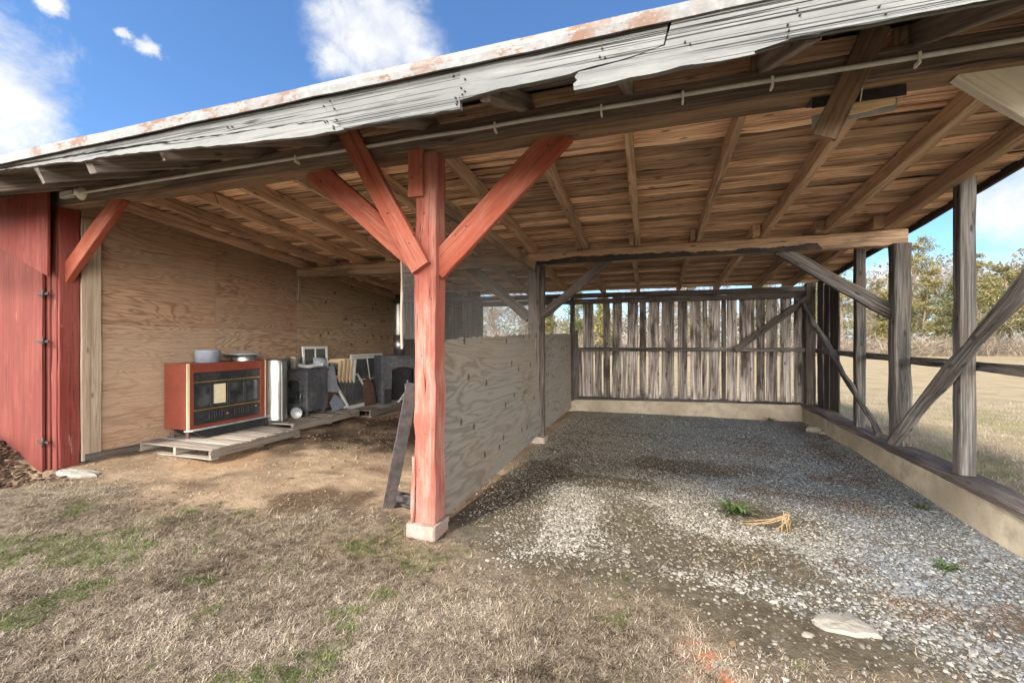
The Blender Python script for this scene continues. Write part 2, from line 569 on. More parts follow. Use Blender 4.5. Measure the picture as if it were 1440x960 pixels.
def gz(x, y):
    x, y = np.asarray(x, float), np.asarray(y, float)
    z = .15 * np.clip((-1.75 - x) / 4.2, 0, 1)
    z = z - .13 * np.clip(x / 2.65, 0, 1) * np.clip((7.2 - y) / 3.2, 0, 1) * (x < 2.72) + .03 * sst(6, 9.3, y) * (x > -1.6) * (x < 2.72)
    z = z + .02 * sst(2.72, 2.9, x) * (1 - sst(6, 30, x))
    z = z + .34 * np.exp(-(((x + 7.15) / .62) ** 2 + ((y - 2.55) / .5) ** 2))
    z = z - .2 * np.exp(-(((x + 6.2) / .3) ** 2 + ((y - 2.6) / .3) ** 2))
    near = (1 - sst(12, 25, np.hypot(x, y)))
    z = z + near * ((fbm(x, y, .9, 3) - .5) * .07 + (fbm(x, y, 4.5, 3) - .5) * .03) * np.where((x > -1.5) & (x < 2.7) & (y > 2.6), .45, 1)
    return z


def gzf(x, y):
    return float(gz(x, y))


def m_grass(x, y):
    yb = np.interp(x, *GYB)
    g = sst(.3, -.3, y - yb + (fbm(x, y, 1.3, 4) - .5) * 1.1)
    out = np.maximum(sst(2.8, 2.95, x), sst(9.45, 9.6, y))
    out = np.maximum(out, sst(-8.2, -8.6, x))
    return np.maximum(g, out)


def m_mud(x, y):
    m = np.zeros_like(np.asarray(x, float))
    for (cx, cy, rx, ry, a) in ((-.2, 3.75, .34, .65, 1), (.75, 3.35, .55, .42, 1), (.25, 3.25, .45, .35, .9), (.15, 2.75, .9, .28, 1), (.35, 5.6, .95, .55, .9), (-1.25, 4.3, .4, 1.3, 1.1), (-.5, 4.75, .9, .25, .8), (.4, 2.6, 1.1, .3, 1.0), (.9, 4.35, .35, .3, .9), (1.5, 7.2, .8, .4, .5), (-1.2, 6.8, .4, .9, .5), (1.7, 2.5, .6, .2, .7)):
        m = np.maximum(m, a * np.exp(-((x - cx) / rx) ** 2 - ((y - cy) / ry) ** 2))
    return sst(.22, .8, m * .92 + (fbm(x, y, 2.4, 6) - .5) * 1.2 + .06)


def m_gravel(x, y):
    return sst(-1.62, -1.4, x) * sst(2.72, 2.6, x) * sst(9.4, 9.3, y) * (1 - m_grass(x, y))


def m_green(x, y):
    g = sst(.63, .73, fbm(x + 40, y, 2.3, 4)) * .9
    g = np.maximum(g, sst(.58, .7, fbm(x, y + 7, 3.6, 3)) * sst(-.9, -2.2, x) * sst(2.6, 1.9, y))
    return g


xs = np.unique(np.concatenate([np.array([-900, -500, -300, -200, -140, -100, -70, -50, -38, -28, -20, -15, -12]), np.arange(-10, 5.0, .05), np.arange(5, 12, .4), np.array([12, 15, 20, 28, 38, 50, 70, 100, 140, 200, 300, 500, 900])]))
ys = np.unique(np.concatenate([np.array([-900, -500, -200, -100, -50, -25, -12, -6, -3, -1.5, -.6]), np.arange(0, 9.8, .05), np.arange(9.8, 16, .4), np.array([16, 19, 24, 30, 38, 48, 60, 75, 100, 140, 200, 300, 500, 900])]))
GX, GY = np.meshgrid(xs, ys)
GZ = gz(GX, GY)
nx, ny = len(xs), len(ys)
idx = np.arange(nx * ny).reshape(ny, nx)
Fq = np.stack([idx[:-1, :-1], idx[:-1, 1:], idx[1:, 1:], idx[1:, :-1]], -1).reshape(-1, 4)


def ground_mat():
    g = G('soil_and_dry_grass')
    p = g.pos()
    gr, gv, mu, gn = g.attr('grass'), g.attr('gravel'), g.attr('mud'), g.attr('green')
    n1 = g.noise(p, 1.3, 6, .6)
    n2 = g.noise(p, 11, 6, .7)
    n3 = g.noise(p, 70, 4, .7)
    dirt = g.mix(g.sm(n1, .35, .65), (.18, .125, .08), (.34, .25, .165))
    dirt = g.mix(g.math('MULTIPLY', g.sm(g.noise(p, .9, 3), .55, .66), .5), dirt, (.28, .155, .078))
    dirt = g.mix(g.math('MULTIPLY', g.sm(n2, .45, .7), .5), dirt, (.15, .105, .068))
    dirt = g.mix(g.math('MULTIPLY', g.sm(n3, .55, .7), .55), dirt, (.37, .295, .205))
    wet = g.attr('wet')
    dirt = g.mix(wet, dirt, g.mix(n2, (.06, .04, .026), (.115, .078, .05)))
    grav = g.mix(g.sm(n2, .35, .65), (.06, .05, .035), (.105, .09, .068))
    grav = g.mix(g.math('MULTIPLY', g.sm(n3, .45, .65), .7), grav, (.17, .155, .13))
    mud = g.mix(g.sm(n2, .35, .68), (.062, .05, .032), (.115, .095, .064))
    grav = g.mix(mu, grav, mud)
    grass = g.mix(g.sm(n2, .35, .65), (.075, .056, .038), (.17, .135, .098))
    grass = g.mix(g.math('MULTIPLY', g.sm(n3, .48, .62), .6), grass, (.26, .215, .16))
    far = g.mix(g.sm(n1, .38, .62), (.27, .21, .125), (.34, .27, .165))
    far = g.mix(g.math('MULTIPLY', g.sm(g.noise(p, 5, 5, .7), .4, .7), .5), far, (.2, .155, .095))
    far = g.mix(g.math('MULTIPLY', g.sm(g.noise(p, .35, 5, .7), .54, .68), .4), far, (.2, .2, .085))
    grass = g.mix(g.attr('field'), grass, far)
    grass = g.mix(g.math('MULTIPLY', gn, .15), grass, (.06, .075, .028))
    clay = g.attr('clay')
    c = g.mix(gv, dirt, grav)
    c = g.mix(gr, c, grass)
    c = g.mix(clay, c, g.mix(n2, (.3, .1, .045), (.42, .17, .085)))
    h = g.math('ADD', g.math('MULTIPLY', n2, 1.0), g.math('MULTIPLY', n3, .5))
    return g.done(c, .95, g.bump(h, .7, .03), spec=.12)


M['ground'] = ground_mat()
wetm = np.exp(-(((GX + 2.9) / 1.2) ** 2 + ((GY - 3.15) / .3) ** 2)) + .8 * np.exp(-(((GX + 1.75) / .35) ** 2 + ((GY - 3.7) / .8) ** 2)) + .8 * np.exp(-(((GX + 4.0) / 1.2) ** 2 + ((GY - 6.2) / 1.8) ** 2)) + .9 * np.exp(-(((GX + 1.35) / .3) ** 2 + ((GY - 3.9) / .9) ** 2)) + np.exp(-(((GX + 7) / .8) ** 2 + ((GY - 2.6) / .4) ** 2))
wetm = sst(.3, .75, wetm * .8 + (fbm(GX, GY, 2.4, 5) - .5) * 1.7 + .06)
clay = sst(.35, .6, np.exp(-(((GX - .3) / .16) ** 2 + ((GY - 2.1) / .12) ** 2)) + np.exp(-(((GX - .2) / .1) ** 2 + ((GY - 2.3) / .08) ** 2)) + (fbm(GX, GY, 7, 3) - .5) * .8)
field = np.maximum(np.maximum(sst(2.8, 3.0, GX), sst(9.5, 10, GY)), np.maximum(sst(-8.2, -9, GX), sst(0, -3, GY)))
ground = mesh_np('ground', np.stack([GX, GY, GZ], -1).reshape(-1, 3), Fq, M['ground'],
                 [(n, 'POINT', a.ravel()) for n, a in (('grass', m_grass(GX, GY)), ('gravel', m_gravel(GX, GY)), ('mud', m_mud(GX, GY)), ('green', m_green(GX, GY)), ('wet', wetm), ('clay', clay), ('field', field))], smooth=True)
ground['kind'] = 'structure'


# ------------------------------------------------------------------ loose ground cover (stuff)
def scatter(n, x0, x1, y0, y1, dens):
    x, y = rng.uniform(x0, x1, n), rng.uniform(y0, y1, n)
    k = rng.random(n) < dens(x, y)
    return x[k], y[k]


def blades(x, y, L, w, lean, tone, green, zoff=0.0):
    """Curved two-quad blades, vertices and faces as arrays."""
    n = len(x)
    az = rng.uniform(0, 2 * np.pi, n)
    bend = rng.uniform(.1, .9, n)
    z0 = gz(x, y) - .004 + zoff
    P = []
    for t in (0, .5, 1.0):
        a = lean * (.55 + .45 * t) + bend * t * .45
        hor, ver = L * t * np.sin(a), L * t * np.cos(a)
        side = np.sin(bend * 30) * L * .12 * t * t
        cx = x + np.cos(az) * hor - np.sin(az) * side
        cy = y + np.sin(az) * hor + np.cos(az) * side
        cz = z0 + np.maximum(ver, -.0) * 1.0 + .002
        ww = w * (1 - .78 * t)
        dx, dy = -np.sin(az) * ww, np.cos(az) * ww
        P.append(np.stack([cx - dx, cy - dy, cz], -1))
        P.append(np.stack([cx + dx, cy + dy, cz], -1))
    V = np.stack(P, 1).reshape(-1, 3)
    b = np.arange(n)[:, None] * 6
    Fq = np.concatenate([b + np.array([0, 1, 3, 2]), b + np.array([2, 3, 5, 4])], 1).reshape(-1, 4)
    return V, Fq, np.repeat(tone, 2), np.repeat(green, 2)


def grass_mat(name, tans, greens):
    g = G(name)
    t, gn = g.attr('tone'), g.attr('green')
    c = g.mix(gn, g.ramp(t, tans), g.ramp(t, greens))
    g.done(c, .75, None, 0, .25)
    tr = g.n('ShaderNodeBsdfTranslucent')
    g.l(c, tr.inputs[0])
    mx = g.n('ShaderNodeMixShader')
    mx.inputs[0].default_value = .25
    g.l(g.b.outputs[0], mx.inputs[1])
    g.l(tr.outputs[0], mx.inputs[2])
    g.l(mx.outputs[0], g.out.inputs[0])
    return g.m


M['grass'] = grass_mat('dormant_grass', [(0, (.055, .039, .024)), (.3, (.175, .132, .087)), (.65, (.32, .255, .18)), (1, (.50, .425, .325))], [(0, (.05, .07, .018)), (.5, (.12, .15, .042)), (1, (.22, .235, .085))])

ax_, ay_ = scatter(620000, -9.0, 4.6, .25, 3.5, lambda x, y: m_grass(x, y) * (x < 2.85) * (.45 + .75 * fbm(x, y, 3.2, 3)) * np.clip((fbm(x, y, 9, 2) - .22) * 2.2, .12, 1) * np.where(np.abs(x) * .62 > y + .9, .15, 1) * .8)
gm = m_green(ax_, ay_)
isg = (rng.random(len(ax_)) < gm * .8).astype(float)
mat_h = fbm(ax_, ay_, 2.4, 3)
Lb = rng.uniform(.022, .062, len(ax_)) * (.55 + mat_h * .9) + isg * .012
tn = np.clip(.5 + (fbm(ax_, ay_, 1.6, 3) - .5) * .8 + (fbm(ax_, ay_, 14, 2) - .5) * 1.0 + rng.normal(0, .22, len(ax_)), 0, 1)
parts = [blades(ax_, ay_, Lb, rng.uniform(.0011, .0024, len(ax_)), np.where(rng.random(len(ax_)) < .5, rng.uniform(1.2, 1.5, len(ax_)), rng.uniform(.8, 1.4, len(ax_))), tn, isg)]
# matted tufts: blades fanning out from shared crowns
tx, ty = scatter(42000, -9.0, 4.6, .25, 3.6, lambda x, y: m_grass(x, y) * (x < 2.85) * (.3 + 1.0 * fbm(x, y, 2.6, 3)) * np.where(np.abs(x) * .62 > y + .9, .1, 1) * .75)
K = 24
tr = np.repeat(rng.lognormal(0, .3, len(tx)) * .02, K)
ta = rng.uniform(0, 2 * np.pi, len(tx) * K)
tq = np.sqrt(rng.random(len(ta)))
fx, fy = np.repeat(tx, K) + np.cos(ta) * tq * tr, np.repeat(ty, K) + np.sin(ta) * tq * tr
tg = np.repeat((rng.random(len(tx)) < m_green(tx, ty) * .75).astype(float), K) * (rng.random(len(ta)) < .8)
tt = np.clip(np.repeat(.5 + (fbm(tx, ty, 1.6, 3) - .5) * .7 + rng.normal(0, .22, len(tx)), K) + rng.normal(0, .17, len(ta)), 0, 1)
parts.append(blades(fx, fy, np.repeat(rng.uniform(.018, .043, len(tx)), K) * rng.uniform(.6, 1.2, len(ta)), rng.uniform(.0012, .0025, len(ta)), .65 + tq * rng.uniform(.3, 1.0, len(ta)), tt, tg, 0.0))
bx_, by_ = scatter(230000, 2.9, 11, 1.5, 14, lambda x, y: np.clip(1.1 - (x - 2.9) * .09, .2, 1) * (.4 + .8 * fbm(x, y, 1.5, 3)) * .75)
gm2 = sst(.54, .68, fbm(bx_, by_, .8, 4))
isg2 = (rng.random(len(bx_)) < gm2 * .75).astype(float)
parts.append(blades(bx_, by_, rng.uniform(.03, .075, len(bx_)), rng.uniform(.0014, .003, len(bx_)), rng.uniform(.3, 1.3, len(bx_)), np.clip(.78 + rng.normal(0, .18, len(bx_)), 0, 1), isg2))
cx_, cy_ = scatter(26000, -1.55, 2.6, 2.4, 9.2, lambda x, y: m_gravel(x, y) * np.clip((fbm(x, y, 1.9, 4) - .6) * 6, 0, 1) * .6)
parts.append(blades(cx_, cy_, rng.uniform(.015, .05, len(cx_)), rng.uniform(.001, .002, len(cx_)), rng.uniform(.6, 1.5, len(cx_)), np.clip(rng.normal(.4, .2, len(cx_)), 0, 1), (rng.random(len(cx_)) < .25).astype(float)))
off, VV, FF, TT, GG = 0, [], [], [], []
for V, Fq_, t, q in parts:
    VV.append(V)
    FF.append(Fq_ + off)
    TT.append(t)
    GG.append(q)
    off += len(V)
grass = mesh_np('dry_grass', np.concatenate(VV), np.concatenate(FF), M['grass'], [('tone', 'FACE', np.concatenate(TT)), ('green', 'FACE', np.concatenate(GG))])
tag(grass, 'short dormant lawn grass, tan with green tufts, before the open shed', 'grass', kind='stuff')

# straw and stalks lying about
sx, sy = scatter(60000, -8, 2.6, 1.0, 9.0, lambda x, y: np.where(x < -1.55, sst(.5, .68, fbm(x, y, 1.5, 4)) * sst(2.2, 2.8, y) * .40 + .012 + .5 * np.exp(-((y - 2.85) / .35) ** 2) * sst(.4, .58, fbm(x, y, 2, 3)), .006 + .10 * m_mud(x, y) * sst(.5, .65, fbm(x, y, 2, 3)) + .05 * np.exp(-((x + 1.2) / .3) ** 2)) * (x > -6) + .12 * np.exp(-((x + 6.5) / 1.5) ** 2 - ((y - 2.1) / .25) ** 2))
V, Fq_, t, q = blades(sx, sy, rng.uniform(.05, .19, len(sx)), rng.uniform(.001, .0022, len(sx)), rng.uniform(1.38, 1.5, len(sx)), np.clip(rng.normal(.5, .24, len(sx)), 0, 1), np.zeros(len(sx)), .006)
M['straw'] = grass_mat('old_straw', [(0, (.11, .07, .035)), (.5, (.28, .2, .11)), (1, (.46, .365, .22))], [(0, (.1, .1, .05)), (1, (.2, .2, .1))])
tag(mesh_np('straw', V, Fq_, M['straw'], [('tone', 'FACE', t), ('green', 'FACE', q)]), 'loose straw and dead stalks scattered over the bare earth floor', 'straw', kind='stuff')

# pine needles, brown drifts beside the concrete kerb
def needles_d(x, y):
    m = 0
    for (cx, cy, rx, ry) in ((1.75, 4.9, .42, .3), (1.95, 5.7, .4, .25), (2.25, 6.9, .25, .8), (1.55, 3.15, .32, .18), (2.1, 3.3, .25, .25), (1.0, 5.0, .3, .12), (1.2, 6.6, .4, .2), (2.4, 8.4, .25, .6), (1.3, 3.6, .18, .15)):
        m = m + np.exp(-((x - cx) / rx) ** 2 - ((y - cy) / ry) ** 2)
    return sst(.3, .9, m + (fbm(x, y, 3, 3) - .5) * .8)


px_, py_ = scatter(45000, -.5, 2.6, 2.6, 9.2, lambda x, y: needles_d(x, y) * .75)
V, Fq_, t, q = blades(px_, py_, rng.uniform(.03, .1, len(px_)), rng.uniform(.0008, .0016, len(px_)), rng.uniform(1.1, 1.5, len(px_)), rng.random(len(px_)), np.zeros(len(px_)), .012)
M['needles'] = grass_mat('pine_needles', [(0, (.1, .05, .03)), (.5, (.22, .115, .062)), (1, (.36, .23, .13))], [(0, (.1, .1, .05)), (1, (.2, .2, .1))])
tag(mesh_np('pine_needles', V, Fq_, M['needles'], [('tone', 'FACE', t), ('green', 'FACE', q)]), 'drifts of brown pine needles on the gravel near the concrete kerb', 'pine needles', kind='stuff')

# gravel
ico = []
ph = (1 + 5 ** .5) / 2
for a in (-1, 1):
    for b in (-ph, ph):
        ico += [(0, a, b), (a, b, 0), (b, 0, a)]
ico = np.array(ico) / math.hypot(1, ph)
tri = []
for i in range(12):
    for j in range(i + 1, 12):
        for k in range(j + 1, 12):
            d = [np.linalg.norm(ico[p] - ico[q]) for p, q in ((i, j), (j, k), (i, k))]
            if max(d) < 1.1:
                n = np.cross(ico[j] - ico[i], ico[k] - ico[i])
                tri.append((i, j, k) if n @ ico[i] > 0 else (i, k, j))
tri = np.array(tri)


def stones(x, y, r, flat, sink):
    n = len(x)
    sh = ico[None] * (1 + rng.uniform(-.28, .28, (n, 12, 1)))
    sh = sh * np.stack([rng.uniform(.75, 1.35, n), rng.uniform(.7, 1.1, n), flat], -1)[:, None, :]
    a, b = rng.uniform(0, 2 * np.pi, n), rng.normal(0, .3, n)
    c, s = np.cos(b)[:, None], np.sin(b)[:, None]
    X, Y_, Z = sh[..., 0] * c - sh[..., 2] * s, sh[..., 1], sh[..., 0] * s + sh[..., 2] * c
    c, s = np.cos(a)[:, None], np.sin(a)[:, None]
    X, Y_ = X * c - Y_ * s, X * s + Y_ * c
    P = np.stack([X, Y_, Z], -1) * r[:, None, None]
    P[..., 0] += x[:, None]
    P[..., 1] += y[:, None]
    P[..., 2] += (gz(x, y) + r * flat * sink)[:, None]
    Fq = (np.arange(n)[:, None, None] * 12 + tri[None]).reshape(-1, 3)
    return P.reshape(-1, 3), Fq


def gravel_mat():
    g = G('gravel')
    t, bl = g.attr('tone'), g.attr('blue')
    warm = g.ramp(t, [(0, (.035, .028, .02)), (.35, (.10, .084, .062)), (.7, (.185, .165, .13)), (1, (.32, .295, .245))])
    cool = g.ramp(t, [(0, (.035, .04, .046)), (.4, (.088, .102, .118)), (.75, (.155, .172, .188)), (1, (.28, .29, .29))])
    c = g.mix(bl, warm, cool)
    n = g.noise(g.pos(), 90, 3, .6)
    c = g.mix(g.math('MULTIPLY', g.sm(n, .45, .7), .35), c, (.2, .17, .13))
    return g.done(c, .8, g.bump(n, .3, .003), spec=.25)


M['gravel'] = gravel_mat()
x, y = scatter(420000, -1.58, 2.62, 2.2, 9.25, lambda x, y: np.clip(m_gravel(x, y) + .25 * sst(.4, .1, y - np.interp(x, *GYB)) * 0, 0, 1) * sst(-.1, .9, y - np.interp(x, *GYB) + (fbm(x, y, 1.5, 3) - .4) * 1.2) * (1 - .8 * m_mud(x, y)) * (1 - .5 * needles_d(x, y)) * np.clip(.5 + (y - 3.4) * .06, .45, .62) * (.1 + 1.3 * fbm(x, y, 1.7, 4)))
frontness = sst(5.2, 3.4, y)
r = rng.lognormal(0, .4, len(x)) * (.0058 + .0016 * frontness)
blue = np.clip(sst(-.2, 1.7, x + (fbm(x, y, 1.2, 4) - .5) * 2.4 - frontness * .3 + (y - 5) * .25), 0, 1)
blue = np.clip(blue * .9 + rng.normal(0, .2, len(x)), 0, 1)
tone = np.clip(rng.normal(.48, .24, len(x)) + .27 * frontness * (1 - blue), 0, 1)
tone = np.where(m_mud(x, y) > .5, tone * .75, tone)
V, Fq_ = stones(x, y, r, rng.uniform(.38, .7, len(x)), .12)
tag(mesh_np('gravel', V, Fq_, M['gravel'], [('tone', 'FACE', np.repeat(tone, 20)), ('blue', 'FACE', np.repeat(blue, 20))]), 'buff and blue grey crushed gravel covering the open bay floor', 'gravel', kind='stuff')

# crumbs of soil on the bare earth
x, y = scatter(26000, -7, -1.4, 2.3, 8.5, lambda x, y: (1 - m_grass(x, y)) * (.15 + sst(.45, .7, fbm(x, y, 1.8, 3))) * .55)
V, Fq_ = stones(x, y, rng.lognormal(0, .4, len(x)) * .006, rng.uniform(.5, .9, len(x)), .3)
g = G('soil_crumbs')
M['crumb'] = g.done(g.ramp(g.attr('tone'), [(0, (.09, .06, .04)), (.6, (.27, .19, .12)), (1, (.33, .265, .185))]), .95, None, 0, .1)
tag(mesh_np('soil_crumbs', V, Fq_, M['crumb'], [('tone', 'FACE', np.repeat(rng.random(len(x)), 20))]), 'small crumbs and pebbles on the bare earth floor', 'soil crumbs', kind='stuff')

# dark mulch heaped against the red door
x, y = scatter(5200, -8.4, -5.6, 1.9, 2.86, lambda x, y: np.clip(1.2 * np.exp(-(((x + 7.1) / .8) ** 2 + ((y - 2.62) / .3) ** 2)) + .5 * np.exp(-(((x + 6.1) / .35) ** 2 + ((y - 2.62) / .14) ** 2)), 0, 1))
V, Fq_ = stones(x, y, rng.lognormal(0, .35, len(x)) * .022, rng.uniform(.25, .5, len(x)), .6)
g = G('dark_mulch')
M['mulch'] = g.done(g.ramp(g.attr('tone'), [(0, (.03, .018, .012)), (.6, (.085, .052, .036)), (1, (.2, .14, .1))]), .95, None, 0, .1)
tag(mesh_np('mulch', V, Fq_, M['mulch'], [('tone', 'FACE', np.repeat(rng.random(len(x)), 20))]), 'dark bark mulch heaped along the foot of the red door', 'mulch', kind='stuff')

# a few fallen leaves
n = 40
x, y = rng.uniform(-6, 2.5, n), rng.uniform(1.0, 4.2, n)
d1 = rng.uniform(0, 6.28, n)
L, W = rng.uniform(.018, .04, n), rng.uniform(.009, .018, n)
P = []
for (a, b, c) in ((-1, 0, .006), (-.2, 1, .018), (1, 0, .010), (-.2, -1, .014)):
    P.append(np.stack([x + np.cos(d1) * L * a - np.sin(d1) * W * b, y + np.sin(d1) * L * a + np.cos(d1) * W * b, gz(x, y) + c + .012 * m_grass(x, y)], -1))
M['leaf'] = grass_mat('fallen_leaves', [(0, (.07, .045, .028)), (.5, (.15, .095, .055)), (1, (.27, .19, .11))], [(0, (.1, .1, .05)), (1, (.2, .2, .1))])
tag(mesh_np('fallen_leaves', np.stack(P, 1).reshape(-1, 3), np.arange(n * 4).reshape(-1, 4), M['leaf'], [('tone', 'FACE', rng.random(n)), ('green', 'FACE', np.zeros(n))]), 'few small brown and orange leaves dropped on the lawn and gravel', 'fallen leaves', kind='stuff')

# stones one can tell apart
def rock(px, py, w, d, h, label, name='stone', grp=None):
    c = at(px, py, Z=0)
    c = at(px, py, Z=gzf(c.x, c.y))
    m = MB()
    n = 14
    rr = [random.uniform(.78, 1.1) for _ in range(n)]
    lv = [(1.0, 0), (1.02, .5), (.86, .85), (.5, 1.0), (.02, .98)]
    z0 = gzf(c.x, c.y) - .012
    for (s, z) in lv:
        for k in range(n):
            a = 2 * math.pi * k / n
            m.V.append(Vector((c.x + math.cos(a) * w / 2 * s * rr[k], c.y + math.sin(a) * d / 2 * s * rr[k], z0 + h * z * random.uniform(.9, 1.08))))
    for i in range(4):
        for k in range(n):
            j = (k + 1) % n
            m.face((i * n + k, i * n + j, i * n + n + j, i * n + n + k), [(0, 0)] * 4, .5, False)
    o = m.build(name, M['stone'])
    tag(o, label, 'stone', grp)


rock(1186, 880, .33, .2, .035, 'broad flat pale stone lying where gravel meets dry grass')
rock(1148, 606, .34, .2, .09, 'pale rock lying in the rear corner against the concrete kerb')
rock(1163, 610, .2, .16, .06, 'small buff rock beside the pale rock at the kerb corner')
rock(110, 664, .62, .2, .05, 'flat pale stone slab under the dark red corner post')

# ================================================================== the open shed
shed = thing('open_shed', 'weathered open fronted pole shed with faded red front posts and rusty white roof edge', 'shed', (0, 0, 0))


def zrb(y):
    return 3.11 - .09 * (y - 3.0)


def part(name, mat, parent=shed, label=None):
    def fin(mb):
        o = mb.build(name, M[mat], parent)
        if label:
            o['label'] = label
        return o
    return fin


def timber(name, mat, p0, p1, w, h, up=(0, 0, 1), label=None, parent=shed, **k):
    return part(name, mat, parent, label)(MB().beam(p0, p1, w, h, up, **k))


# ---- concrete footings, kerbs and sills
part('footing', 'block', label='pale concrete block under the red centre post')(MB().beam((-1.667, 3.02, -.12), (-1.667, 3.02, .115), .245, .25, (0, 1, 0), seg=3, jit=.006, ch=.012))
part('footing', 'block')(MB().beam((-1.62, 6.27, -.12), (-1.62, 6.27, .1), .26, .22, (0, 1, 0), seg=3, jit=.006, ch=.012))
mb = MB()
mb.prism([(1.2, -.5), (9.45, -.3), (9.45, .305), (7, .25), (4.3, .185), (1.2, .12)], (2.62, 0, 0), (0, 1, 0), (0, 0, 1), .2, .5)
part('kerb', 'concrete')(mb)
part('sill', 'dark_post')(MB().beam((2.735, 1.2, .15), (2.735, 9.45, .335), .27, .06, seg=30, jit=.01, ch=.012))
mb = MB()
mb.prism([(-1.6, -.3), (2.615, -.3), (2.615, .335), (1.0, .315), (-1.6, .27)], (0, 9.4, 0), (1, 0, 0), (0, 0, 1), .22, .5)
part('kerb', 'concrete')(mb)
part('sill', 'board')(MB().beam((-1.6, 9.3, .305), (2.6, 9.29, .352), .2, .045, seg=16, jit=.008, ch=.01))
part('kerb', 'concrete')(MB().box((-6.2, 9.3, -.2), (-1.62, 9.5, .22), .02))

# ---- posts
timber('post', 'red_post', (-1.652, 3.03, .117), (-1.65, 3.03, 2.94), .175, .185, (0, 1, 0), 'faded pinkish red centre post with long cracks', seg=22, jit=.005, ch=.014)
timber('nailer', 'red_brace', (-1.715, 2.923, 2.60), (-1.715, 2.923, 2.955), .125, .028, (0, 1, 0), seg=3, jit=.002)
timber('splint', 'red_post', (-1.745, 2.93, .12), (-1.738, 2.932, .62), .03, .022, (0, 1, 0), seg=5, jit=.004)
timber('post', 'red_dark', (-6.15, 3.03, .13), (-6.15, 3.03, 2.945), .18, .18, (0, 1, 0), 'dull dark red corner post', seg=14, jit=.003, ch=.008)
timber('post', 'dark_post', (-1.668, 6.29, .1), (-1.668, 6.29, 2.625), .17, .18, (0, 1, 0), seg=12, jit=.006, ch=.012)
timber('post', 'dark_post', (-1.555, 6.3, .1), (-1.555, 6.3, 2.62), .055, .11, (0, 1, 0), seg=9, jit=.005)
timber('post', 'grey_post', (2.735, 6.175, .3), (2.735, 6.175, 2.63), .165, .155, (0, 1, 0), 'thick cracked grey post under the end of the middle beam', seg=14, jit=.006, ch=.012)
timber('post', 'grey_post', (2.722, 5.055, .285), (2.722, 5.055, 2.99), .118, .11, (0, 1, 0), seg=12, jit=.003)
timber('post', 'grey_post', (2.735, 7.2, .325), (2.735, 7.2, 2.8), .115, .1, (0, 1, 0), seg=10, jit=.003)
timber('post', 'dark_post', (2.735, 9.2, .35), (2.735, 9.2, 2.56), .15, .15, (0, 1, 0), seg=10, jit=.005)
timber('post', 'cream_brace', (2.73, 3.03, .2), (2.73, 3.03, 2.94), .18, .18, (0, 1, 0), seg=10, jit=.004)
timber('post', 'dark_post', (-1.62, 9.22, .25), (-1.62, 9.22, 2.5), .09, .11, (0, 1, 0), seg=9, jit=.004)
timber('post', 'grey_post', (-1.535, 9.13, .3), (-1.54, 9.13, 1.73), .1, .07, (0, 1, 0), seg=8, jit=.004)
timber('post', 'dark_post', (-3.74, 9.24, .2), (-3.74, 9.24, 2.5), .1, .1, (0, 1, 0), seg=8, jit=.004)

# ---- beams and plates
timber('beam', 'mid_beam', (-6.35, 3.045, 3.03), (3.0, 3.045, 3.027), .165, .16, label='long front beam', seg=34, jit=.004, ch=.012)
timber('shaded_face', 'beam_shade', (-6.35, 2.948, 3.05), (3.0, 2.948, 3.047), .026, .17, label='thin dark face added as shade on the front beam', seg=34, jit=.003, ch=.006)  # dark face added so the beam front looks shaded beside its lit underside
timber('beam', 'mid_beam', (-1.75, 6.28, 2.72), (2.83, 6.28, 2.715), .16, .18, label='brown middle beam of the gravel bay', seg=22, jit=.006, ch=.012)
timber('beam', 'mid_beam', (-6.08, 6.28, 2.725), (-1.755, 6.28, 2.72), .15, .175, label='middle beam of the plywood lined bay', seg=20, jit=.006, ch=.012)
timber('beam', 'mid_beam', (-1.665, 3.13, 2.635), (-1.665, 6.19, 2.62), .06, .13, label='tie rail over the plywood partition', seg=12, jit=.004)
timber('beam', 'dark_post', (-6.0, 9.2, 2.47), (2.8, 9.2, 2.455), .1, .1, seg=24, jit=.004)
mb = MB()
top = []
xx = -1.62
while xx < 1.95:
    top.append((xx, 2.655 + .035 * vnoise(xx, 3.3, 2.3) + .03 * vnoise(xx, 8.1, 9) + .012 * random.random()))
    xx += .03
poly = [(-1.62, 2.624), (1.98, 2.624)] + top[::-1]
mb.prism(poly, (0, 6.2, 0), (1, 0, 0), (0, 0, 1), .012, .2)
part('tar_stain', 'iron', label='ragged black tar along the lower edge of the middle beam')(mb)
timber('girt', 'dark_post', (-3.7, 9.225, 2.345), (2.66, 9.225, 2.35), .05, .11, seg=20, jit=.005)
timber('girt', 'grey_post', (-1.58, 9.215, 1.335), (2.66, 9.215, 1.345), .05, .075, seg=16, jit=.005)
timber('girt', 'grey_post', (2.84, 9.3, 1.335), (2.845, 1.6, 1.215), .05, .085, seg=18, jit=.006)

